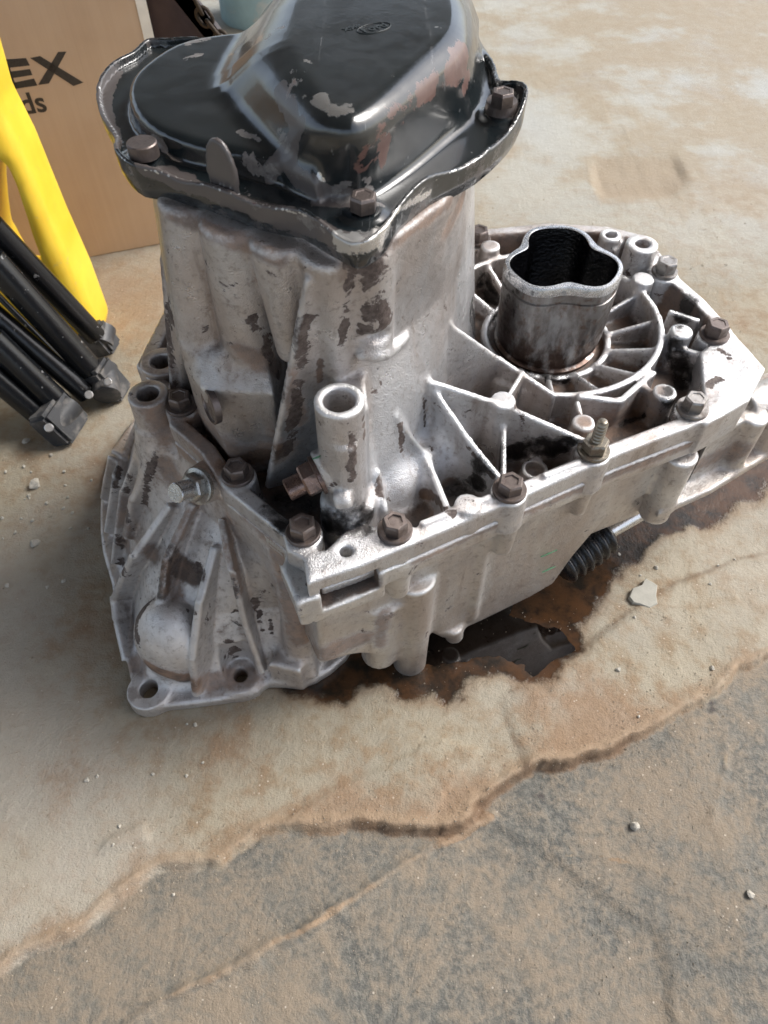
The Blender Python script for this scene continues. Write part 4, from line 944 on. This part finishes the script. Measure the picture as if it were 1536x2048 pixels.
stone('pebble', G(1506, 1788, 0) + V3(0, 0, -.3), .35, 'small white chip at the right edge of the grey floor', M_chip, seed=7, flat_=.7)
stone('pebble', G(70, 972, 0) + V3(0, 0, .1), .7, 'cream pebble left of the bell housing below the tripod feet, larger one', M_chip, seed=9, flat_=.6)
stone('pebble', G(72, 1087, 0) + V3(0, 0, .1), .55, 'cream pebble left of the bell housing, nearer the camera than the larger one', M_chip, seed=11, flat_=.5)
stone('pebble', G(52, 884, 0) + V3(0, 0, .1), .45, 'small pale pebble just below the black tripod foot', M_chip, seed=12, flat_=.5)
for i in range(46):
    if i < 26: x, y = random.gauss(70, 55), random.gauss(1010, 90)
    elif i < 36: x, y = random.uniform(20, 500), random.uniform(1440, 1800)
    else: x, y = random.uniform(1100, 1500), random.uniform(1050, 1500)
    if x < 3: x = random.uniform(5, 150)
    if x > 190 and y < 1400 and x < 1000: continue
    stone('pebble', G(x, y, 0) + V3(0, 0, .02), random.uniform(.12, .26), 'tiny pale pebble loose on the dusty concrete', M_chip, 'tiny loose pebbles', .7, seed=i + 30)

def ground(x, y):
    return H[min(len(ax_) - 1, int(np.searchsorted(ax_, x))), min(len(ay_) - 1, int(np.searchsorted(ay_, y)))]
for o in [o for o in COL.objects if o.name.split('.')[0] == 'pebble']:
    o.location.z = (ground(o.location.x * 100, o.location.y * 100) + o.dimensions.z * 30) * .01
gv, gf = [], []
for i in range(5200):
    if i < 2200: x, y = random.uniform(-32, 30), random.uniform(3, 34)
    elif i < 3400: x, y = random.gauss(-30, 6), random.gauss(42, 9)
    elif i < 4200:
        q_ = led[random.randint(1, 17)] * 1.; x, y = q_[0] + random.gauss(0, 2), q_[1] + random.gauss(.8, 1.2)
    else: x, y = random.uniform(-40, 60), random.uniform(20, 110)
    if sd_poly(np.array([x]), np.array([y]), gbp)[0] < 1 or (abs(x) > 100): continue
    h_g = ground(x, y); r_ = random.choice((.02, .03, .035, .045, .06, .08)) * (1 if y < 60 else 1.6); k = len(gv)
    for dx, dy, dz in ((1, 0, 0), (-.5, .9, 0), (-.5, -.9, 0), (.1, .1, .9), (0, 0, -.6)):
        gv.append(((x + dx * r_ * random.uniform(.7, 1.3)) * .01, (y + dy * r_ * random.uniform(.7, 1.3)) * .01, (h_g + r_ * .4 + dz * r_) * .01))
    gf += [(k, k + 1, k + 3), (k + 1, k + 2, k + 3), (k + 2, k, k + 3), (k + 1, k, k + 4), (k + 2, k + 1, k + 4), (k, k + 2, k + 4)]
me = bpy.data.meshes.new('grit'); me.from_pydata(gv, [], gf); me.update()
obj('grit', me, mat_simple('sandy_grit', (.50, .42, .32), .85, 0, .5, 25, .1), None, 'fine pale sandy grit scattered over the dusty concrete', 'grit', None, 'stuff')

# ------------------------------------------------------------------ cardboard box
def card():
    t = NT('cardboard'); n1 = t.noise(8, 4, .5); n2 = t.noise(60, 5, .6, vec=t.map((1, 1, .15))); n3 = t.noise(25, 5, .65)
    c = t.mix(t.ramp(n1, .3, .7), (.52, .37, .25), (.46, .315, .205)); c = t.mix(t.math('MULTIPLY', t.ramp(n2, .4, .7), .35), c, (.52, .37, .25))
    c = t.mix(t.ramp(n3, .66, .72, 0, .5), c, (.60, .45, .32)); fl_ = t.noise(170, 3, .5, vec=t.map((1, 1, .01))); c = t.mix(t.math('MULTIPLY', t.ramp(fl_, .4, .6), .05), c, (.30, .20, .12)); c = t.mix(t.ramp(t.noise(4, 6, .7), .55, .75, 0, .4), c, (.33, .235, .16)); t.bump(fl_, .0006, .3)
    return t.set(c, .8, 0.)
M_card = card()
b0 = G(170, 517, 0); b1 = G(315, 490, 0); bd = b1 - b0; bd /= np.linalg.norm(bd); bn = V3(-bd[1], bd[0], 0)
br_ = b0 + bd * 15.6                              # right bottom corner, behind the gearbox
BX = empty('cardboard_box', b0, 'big brown cardboard box with black lettering standing behind the yellow can', 'box')
def quadbox(name, c0, ux, uy, uz, mat, parent, root, bev=.0015):
    import bmesh
    bm = bmesh.new(); vs = []
    for i in (0, 1):
        for j in (0, 1):
            for k in (0, 1): vs.append(bm.verts.new(((c0 + ux * i + uy * j + uz * k) - np.array(root.location) * 100) * .01))
    for f in ((0, 1, 3, 2), (4, 6, 7, 5), (0, 4, 5, 1), (2, 3, 7, 6), (0, 2, 6, 4), (1, 5, 7, 3)): bm.faces.new([vs[i] for i in f])
    bmesh.ops.recalc_face_normals(bm, faces=bm.faces)
    if bev: bmesh.ops.bevel(bm, geom=bm.edges[:], offset=bev, segments=2, affect='EDGES')
    me = bpy.data.meshes.new(name); bm.to_mesh(me); bm.free(); return obj(name, me, mat, parent)
zz_ = V3(0, 0, 1.)
quadbox('front_panel', br_ - bd * 52, bd * 52, bn * .5, zz_ * 46, M_card, BX, BX)
quadbox('side_panel', br_ - bd * .5 + bn * .5, bd * .5, bn * 32, zz_ * 46, M_card, BX, BX)
quadbox('side_panel', br_ - bd * 52 + bn * .5, bd * .5, bn * 32, zz_ * 46, M_card, BX, BX)
quadbox('back_panel', br_ - bd * 51.4 + bn * 32, bd * 50.8, bn * .5, zz_ * 46, M_card, BX, BX)
quadbox('lid_flap', br_ - bd * 52 + V3(0, 0, 46.05), bd * 52, bn * 33, zz_ * .4, M_card, BX, BX)
quadbox('tape_strip', br_ - bd * 1.1 - bn * .06 + V3(0, 0, .5), bd * 1.15, bn * .05, zz_ * 45, mat_simple('white_tape', (.75, .70, .62), .5, 0, .15, 60), BX, BX, 0)
M_ink = mat_simple('black_print', (.045, .035, .028), .7, 0, .3, 120, .1, dirt=(.30, .2, .12), dthr=(.64, .72))
def on_box(px, py, o_=.03):                       # pixel -> point on the front panel
    d = ray(px, py); s_ = np.array([0, 0, 60.]); return s_ + d * (np.dot(b0 - bn * o_ - s_, bn) / np.dot(d, bn))
def flat_poly(name, polys, mat, parent, root):
    v = []; f = []
    for P in polys:
        k = len(v); v += [tuple((p - np.array(root.location) * 100) * .01) for p in P]; f.append(tuple(range(k, k + len(P))))
    me = bpy.data.meshes.new(name); me.from_pydata(v, [], f); me.update(); return obj(name, me, mat, parent)
ob = lambda L_: [on_box(x, y) for x, y in L_]
flat_poly('printed_letter', [ob([(-2, 120), (52, 116), (60, 131), (6, 137)]), ob([(16, 144), (60, 138), (65, 150), (20, 157)]), ob([(24, 166), (68, 157), (75, 171), (28, 178)]), ob([(-2, 120), (14, 118), (34, 178), (26, 178)])], M_ink, BX, BX)
flat_poly('printed_letter', [ob([(60, 116), (80, 112), (167, 165), (147, 172)]), ob([(116, 104), (133, 103), (98, 167), (76, 170)])], M_ink, BX, BX)
sx = on_box(46, 229); ex = on_box(82, 224); e_ = ex - sx; e_ /= np.linalg.norm(e_); up_ = V3(0, 0, 1)
tm_ = text_mesh('printed_word', 'ds', 3.2, 0, .06); o = obj('printed_word', tm_, M_ink, BX)
Mx = Matrix(((e_[0], 0, -bn[0] * -1, 0), (e_[1], 0, -bn[1], 0), (0, 1, 0, 0), (0, 0, 0, 1))); Mx[0][2] = -bn[0]; Mx.translation = (Vector(sx) - Vector(BX.location) * 100) * .01; o.matrix_basis = Mx

# ------------------------------------------------------------------ yellow jerrycan with a big handle
M_yel = mat_simple('yellow_plastic', (.82, .52, .015), .32, 0, .1, 30, .15)
t = NT('yellow_plastic'); n1 = t.noise(20, 4, .5); c = t.mix(t.ramp(n1, .3, .7), (.84, .60, .05), (.78, .50, .03)); c = t.mix(t.ramp(t.noise(90, 5, .6), .62, .7, 0, .4), c, (.55, .42, .15))
t.b.inputs['Subsurface Weight'].default_value = .15; t.b.inputs['Subsurface Radius'].default_value = (.02, .012, .004); t.bump(n1, .001, .2); M_yel = t.set(c, .33, 0.)
JY = 74.
jc0 = AY(150, 690, JY); jz = 0
K = Field((-58, 66, -.2), (-22, 82, 44), .32 * HV)
jp = lambda L_, Y_=JY: [AY(x + 4, y, Y_ + 2) - V3(0, 2, 0) for x, y in L_]
K.part('can_body', 0)
K.plate(jp([(-60, -60), (-10, 60), (20, 170), (66, 262), (130, 420), (178, 528), (212, 622), (208, 648), (100, 700), (-200, 820)]), 8, 1, .5, 2.2)
K.plate([AY(x, y, JY) for x, y in [(-4, 300), (34, 300), (80, 430), (98, 500), (60, 545), (20, 510), (0, 430)]], 20, 1, 1.2, .5, cut=True, sm=3)
K.plate(jp([(-40, 420), (12, 470), (110, 640), (90, 700), (-200, 800), (-200, 500)]), 11, 1, 1.0, 2)
JC = empty('jerrycan', (AY(120, 690, JY)[0], JY, 0), 'yellow plastic jerrycan with a large moulded handle in front of the cardboard box', 'jerrycan')
if K.D.min() < 0:
    sh_ = K.D; build(K, M_yel, JC, 'can_body', smooth=5)
tm_ = text_mesh('printed_volume', '5L', 2.2, 0, .05); o = obj('printed_volume', tm_, M_ink, JC)
p = AY(80, 688, JY - 5.6); Mx = Matrix(((1, 0, 0, 0), (0, 0, -1, 0), (0, 1, 0, 0), (0, 0, 0, 1))); Mx.translation = (Vector(p) - Vector(JC.location) * 100) * .01; o.matrix_basis = Mx

# ------------------------------------------------------------------ folded black stand
M_tube = mat_simple('black_painted_tube', (.008, .009, .011), .22, .1, .3, 70, .3, dirt=(.26, .26, .26), dscale=120, dthr=(.64, .69))
M_brk = mat_simple('dusty_black_plastic', (.035, .037, .042), .45, 0, .3, 60, .5, dirt=(.16, .15, .14), dthr=(.45, .62))
M_riv = mat_simple('aluminium_rivet', (.62, .61, .60), .35, .8, .15, 300, .3)
f0 = G(190, 800, 0)
TS = empty('folding_stand', f0, 'folded black tubular stand lying at the left with dusty end brackets and rivets', 'stand')
def tube(p0, p1, r, name='tube', mat=M_tube, flat_=1.):
    p0 = np.array(p0); p1 = np.array(p1); Ln = np.linalg.norm(p1 - p0)
    me = lathe(name, [(r * .8, -.05), (r, .1), (r, Ln * .5), (r, Ln - .1), (r * .8, Ln + .05)], 28, rad=(lambda t_, j, q: q * (1 - (1 - flat_) * abs(math.sin(t_)))) if flat_ < 1 else None)
    o = obj(name, sharp(me, 35), mat, TS); place(o, p0, p1 - p0, 0, TS); return o
def ext(a, b, k): return a + (b - a) * k
segs = [((192, 672, 3.2), (-20, 448, 19), 1.25), ((193, 752, 2.6), (-20, 516, 17), 1.45), ((176, 790, 1.6), (-20, 622, 12), 1.15), ((122, 812, 2.4), (-20, 676, 11), 1.45), ((92, 842, 1.5), (-20, 748, 8), 1.2), ((150, 748, 1.6), (-20, 575, 12), .35)]
for a, b, r_ in segs: tube(G(*a), G(*b), r_)
TSr = np.array(TS.location) * 100
def bracket(px, py, z, ax3, w_, l_, h_, lab):
    i0 = G(px, py, z); a = np.array(ax3, float); a /= np.linalg.norm(a); s_ = np.cross(a, V3(0, 0, 1)); s_ /= np.linalg.norm(s_); u = np.cross(s_, a)
    return quadbox('end_bracket', i0 - a * l_ / 2 - s_ * w_ / 2 - u * h_ / 2, a * l_, s_ * w_, u * h_, M_brk, TS, TS, .004)
dT = G(193, 752, 2.6) - G(-20, 516, 17)
brs = [bracket(212, 762, 1.9, dT, 3.2, 4.6, 3.0, 0), bracket(198, 678, 2.4, dT, 2.8, 3.6, 3.2, 0), bracket(118, 838, 1.9, G(122, 812, 2.4) - G(-20, 676, 11), 4.6, 4.4, 3.0, 0)]
tube(G(208, 735, 2.6), G(214, 792, 1.8), 1.5, 'end_knuckle', M_brk); tube(G(140, 806, 2.4), G(104, 858, 1.8), 1.6, 'end_knuckle', M_brk); tube(G(206, 655, 3), G(200, 692, 2.2), 1.5, 'end_knuckle', M_brk)
for x, y, z, r_ in ((216, 764, 3.9, .42), (178, 790, 3.1, .46), (98, 856, 3.5, .46), (100, 751, 4.5, .4)):
    o = obj('rivet', roundish('rivet', r_, .25), M_riv, TS); v_ = np.array([0, 0, 60.]) - G(x, y, z); place(o, G(x, y, z), v_ * .6 + V3(0, 0, 20), 0, TS)
for o, z in zip(brs, (0, 0, 0)): pass

# ------------------------------------------------------------------ things at the back
M_post = mat_simple('dark_red_steel', (.05, .035, .04), .4, .2, .5, 12, .3, dirt=(.10, .09, .09), dthr=(.5, .65))
pb_ = [AY(300, 130, 100), AY(428, 98, 100), AY(340, -40, 100), AY(285, -40, 100)]
cb = G(360, 130, 0)
PO_ = empty('steel_leg', (pb_[0][0] + 4, 100, 0), 'dark red painted steel leg standing behind the cardboard box', 'steel leg')
import bmesh
def extr(name, P, dvec, mat, parent, root, bev=.003):
    bm = bmesh.new(); ro_ = np.array(root.location) * 100
    a = [bm.verts.new(tuple((p - ro_) * .01)) for p in P]; b = [bm.verts.new(tuple((p + dvec - ro_) * .01)) for p in P]; n = len(P)
    bm.faces.new(a); bm.faces.new(b[::-1])
    for i in range(n): bm.faces.new((a[i], b[i], b[(i + 1) % n], a[(i + 1) % n]))
    bmesh.ops.recalc_face_normals(bm, faces=bm.faces); bmesh.ops.bevel(bm, geom=bm.edges[:], offset=bev, segments=2, affect='EDGES')
    me = bpy.data.meshes.new(name); bm.to_mesh(me); bm.free(); return obj(name, me, mat, parent)
zl = pb_[0][2]; kx = (pb_[1][0] - pb_[2][0]) / (pb_[1][2] - pb_[2][2])
pb_ = [AY(304, 90, 100), AY(427, 90, 100), AY(355, 0, 100), AY(304, 0, 100)]; kx = (pb_[1][0] - pb_[2][0]) / (pb_[1][2] - pb_[2][2])
xr = lambda z: pb_[2][0] + kx * (z - pb_[2][2])
extr('leg_plate', [V3(pb_[0][0] - 3, 100, .8), V3(xr(.8), 100, .8), V3(xr(40), 100, 40), V3(pb_[3][0] - 3, 100, 40)], V3(0, 6, 0), M_post, PO_, PO_)
extr('foot_plate', [V3(pb_[0][0] - 4, 98, .0), V3(xr(0) + 2, 98, 0), V3(xr(0) + 2, 98, .8), V3(pb_[0][0] - 4, 98, .8)], V3(0, 12, 0), M_post, PO_, PO_)
# chain hanging down to the floor
M_chain = mat_simple('rusty_chain', (.055, .04, .028), .6, .6, .4, 200, .6)
cs = [AY(x, y, 96) for x, y in [(366, -48), (384, -12), (401, 22), (417, 46), (437, 70), (460, 98), (482, 125), (505, 150)]]
CH = empty('chain', (cs[3][0], 96, 0), 'dark rusty steel chain hanging beside the dark red steel leg', 'chain')
nxt = 0
for i, (a, b) in enumerate(zip(cs[:-1], cs[1:])):
    m_ = (a + b) / 2; d_ = b - a; Ln = np.linalg.norm(d_); d_ /= Ln; s_ = np.cross(d_, V3(0, 1, 0)) if i % 2 == 0 else np.cross(d_, V3(1, .3, 0)); s_ /= np.linalg.norm(s_)
    hl = Ln * .5; wr_ = .75; pts = []
    for k in range(20):
        an = 2 * math.pi * k / 20; pts.append(m_ + d_ * (math.cos(an) * .75 + (hl - .45) * (1 if math.cos(an) > 0 else -1)) + s_ * math.sin(an) * wr_)
    curve_tube('link', pts, .24, M_chain, CH, True, CH)
M_blue = mat_simple('pale_blue_plastic', (.28, .42, .46), .45, 0, .2, 20, .1, dirt=(.42, .44, .42))
bl = G(520, 46, 0); BL_ = obj('plastic_drum', sharp(lathe('plastic_drum', [(7.2, 0), (7.6, .6), (7.6, 12), (7.9, 12.5), (7.9, 13.5), (7.6, 14), (7.6, 28), (6.8, 30), (3, 31)], 48), 40), M_blue, None, 'pale blue plastic drum standing far behind the black steel pan', 'drum'); BL_.location = Vector((bl[0] - .5, bl[1] + 3, 0)) * .01

# ------------------------------------------------------------------ the open shed roof, added out of view to block sky light
M_shade_roof = mat_simple('shade_roof_sheet', (.13, .11, .10), .6, 0, .4, 6, .3)
SHD = empty('sky_shade', (-295, 0, 0), 'dark flat shed roof on four posts above the gearbox, out of view, added to block sky light', 'sky_shade')
def slab(name, lo_, hi_, par):
    lo_ = np.array(lo_, float); hi_ = np.array(hi_, float); d_ = hi_ - lo_
    return quadbox(name, lo_, V3(d_[0], 0, 0), V3(0, d_[1], 0), V3(0, 0, d_[2]), M_shade_roof, par, SHD, 0)
slab('shade_roof', (-500, -400, 290), (140, 900, 296), SHD); 
for x_ in (-490, 128):
    for y_ in (-390, 890): slab('shade_post', (x_, y_ - 5, -6), (x_ + 10, y_ + 5, 289.9), SHD)

M_chalk = mat_simple('green_marker', (.10, .34, .17), .7, 0, .3, 300)
for a, b, F_ in (((1082, 1114), (1114, 1100), L), ((1084, 1145), (1112, 1132), L), ((626, 918), (640, 912), U)):
    P_ = [hit(F_, a[0] + (b[0] - a[0]) * q, a[1] + (b[1] - a[1]) * q) for q in (0, .33, .66, 1)]; P_ = [p + (V3(0, 0, 60) - p) * .001 for p in P_]
    curve_tube('marker_stroke', P_, .045, M_chalk, GB)
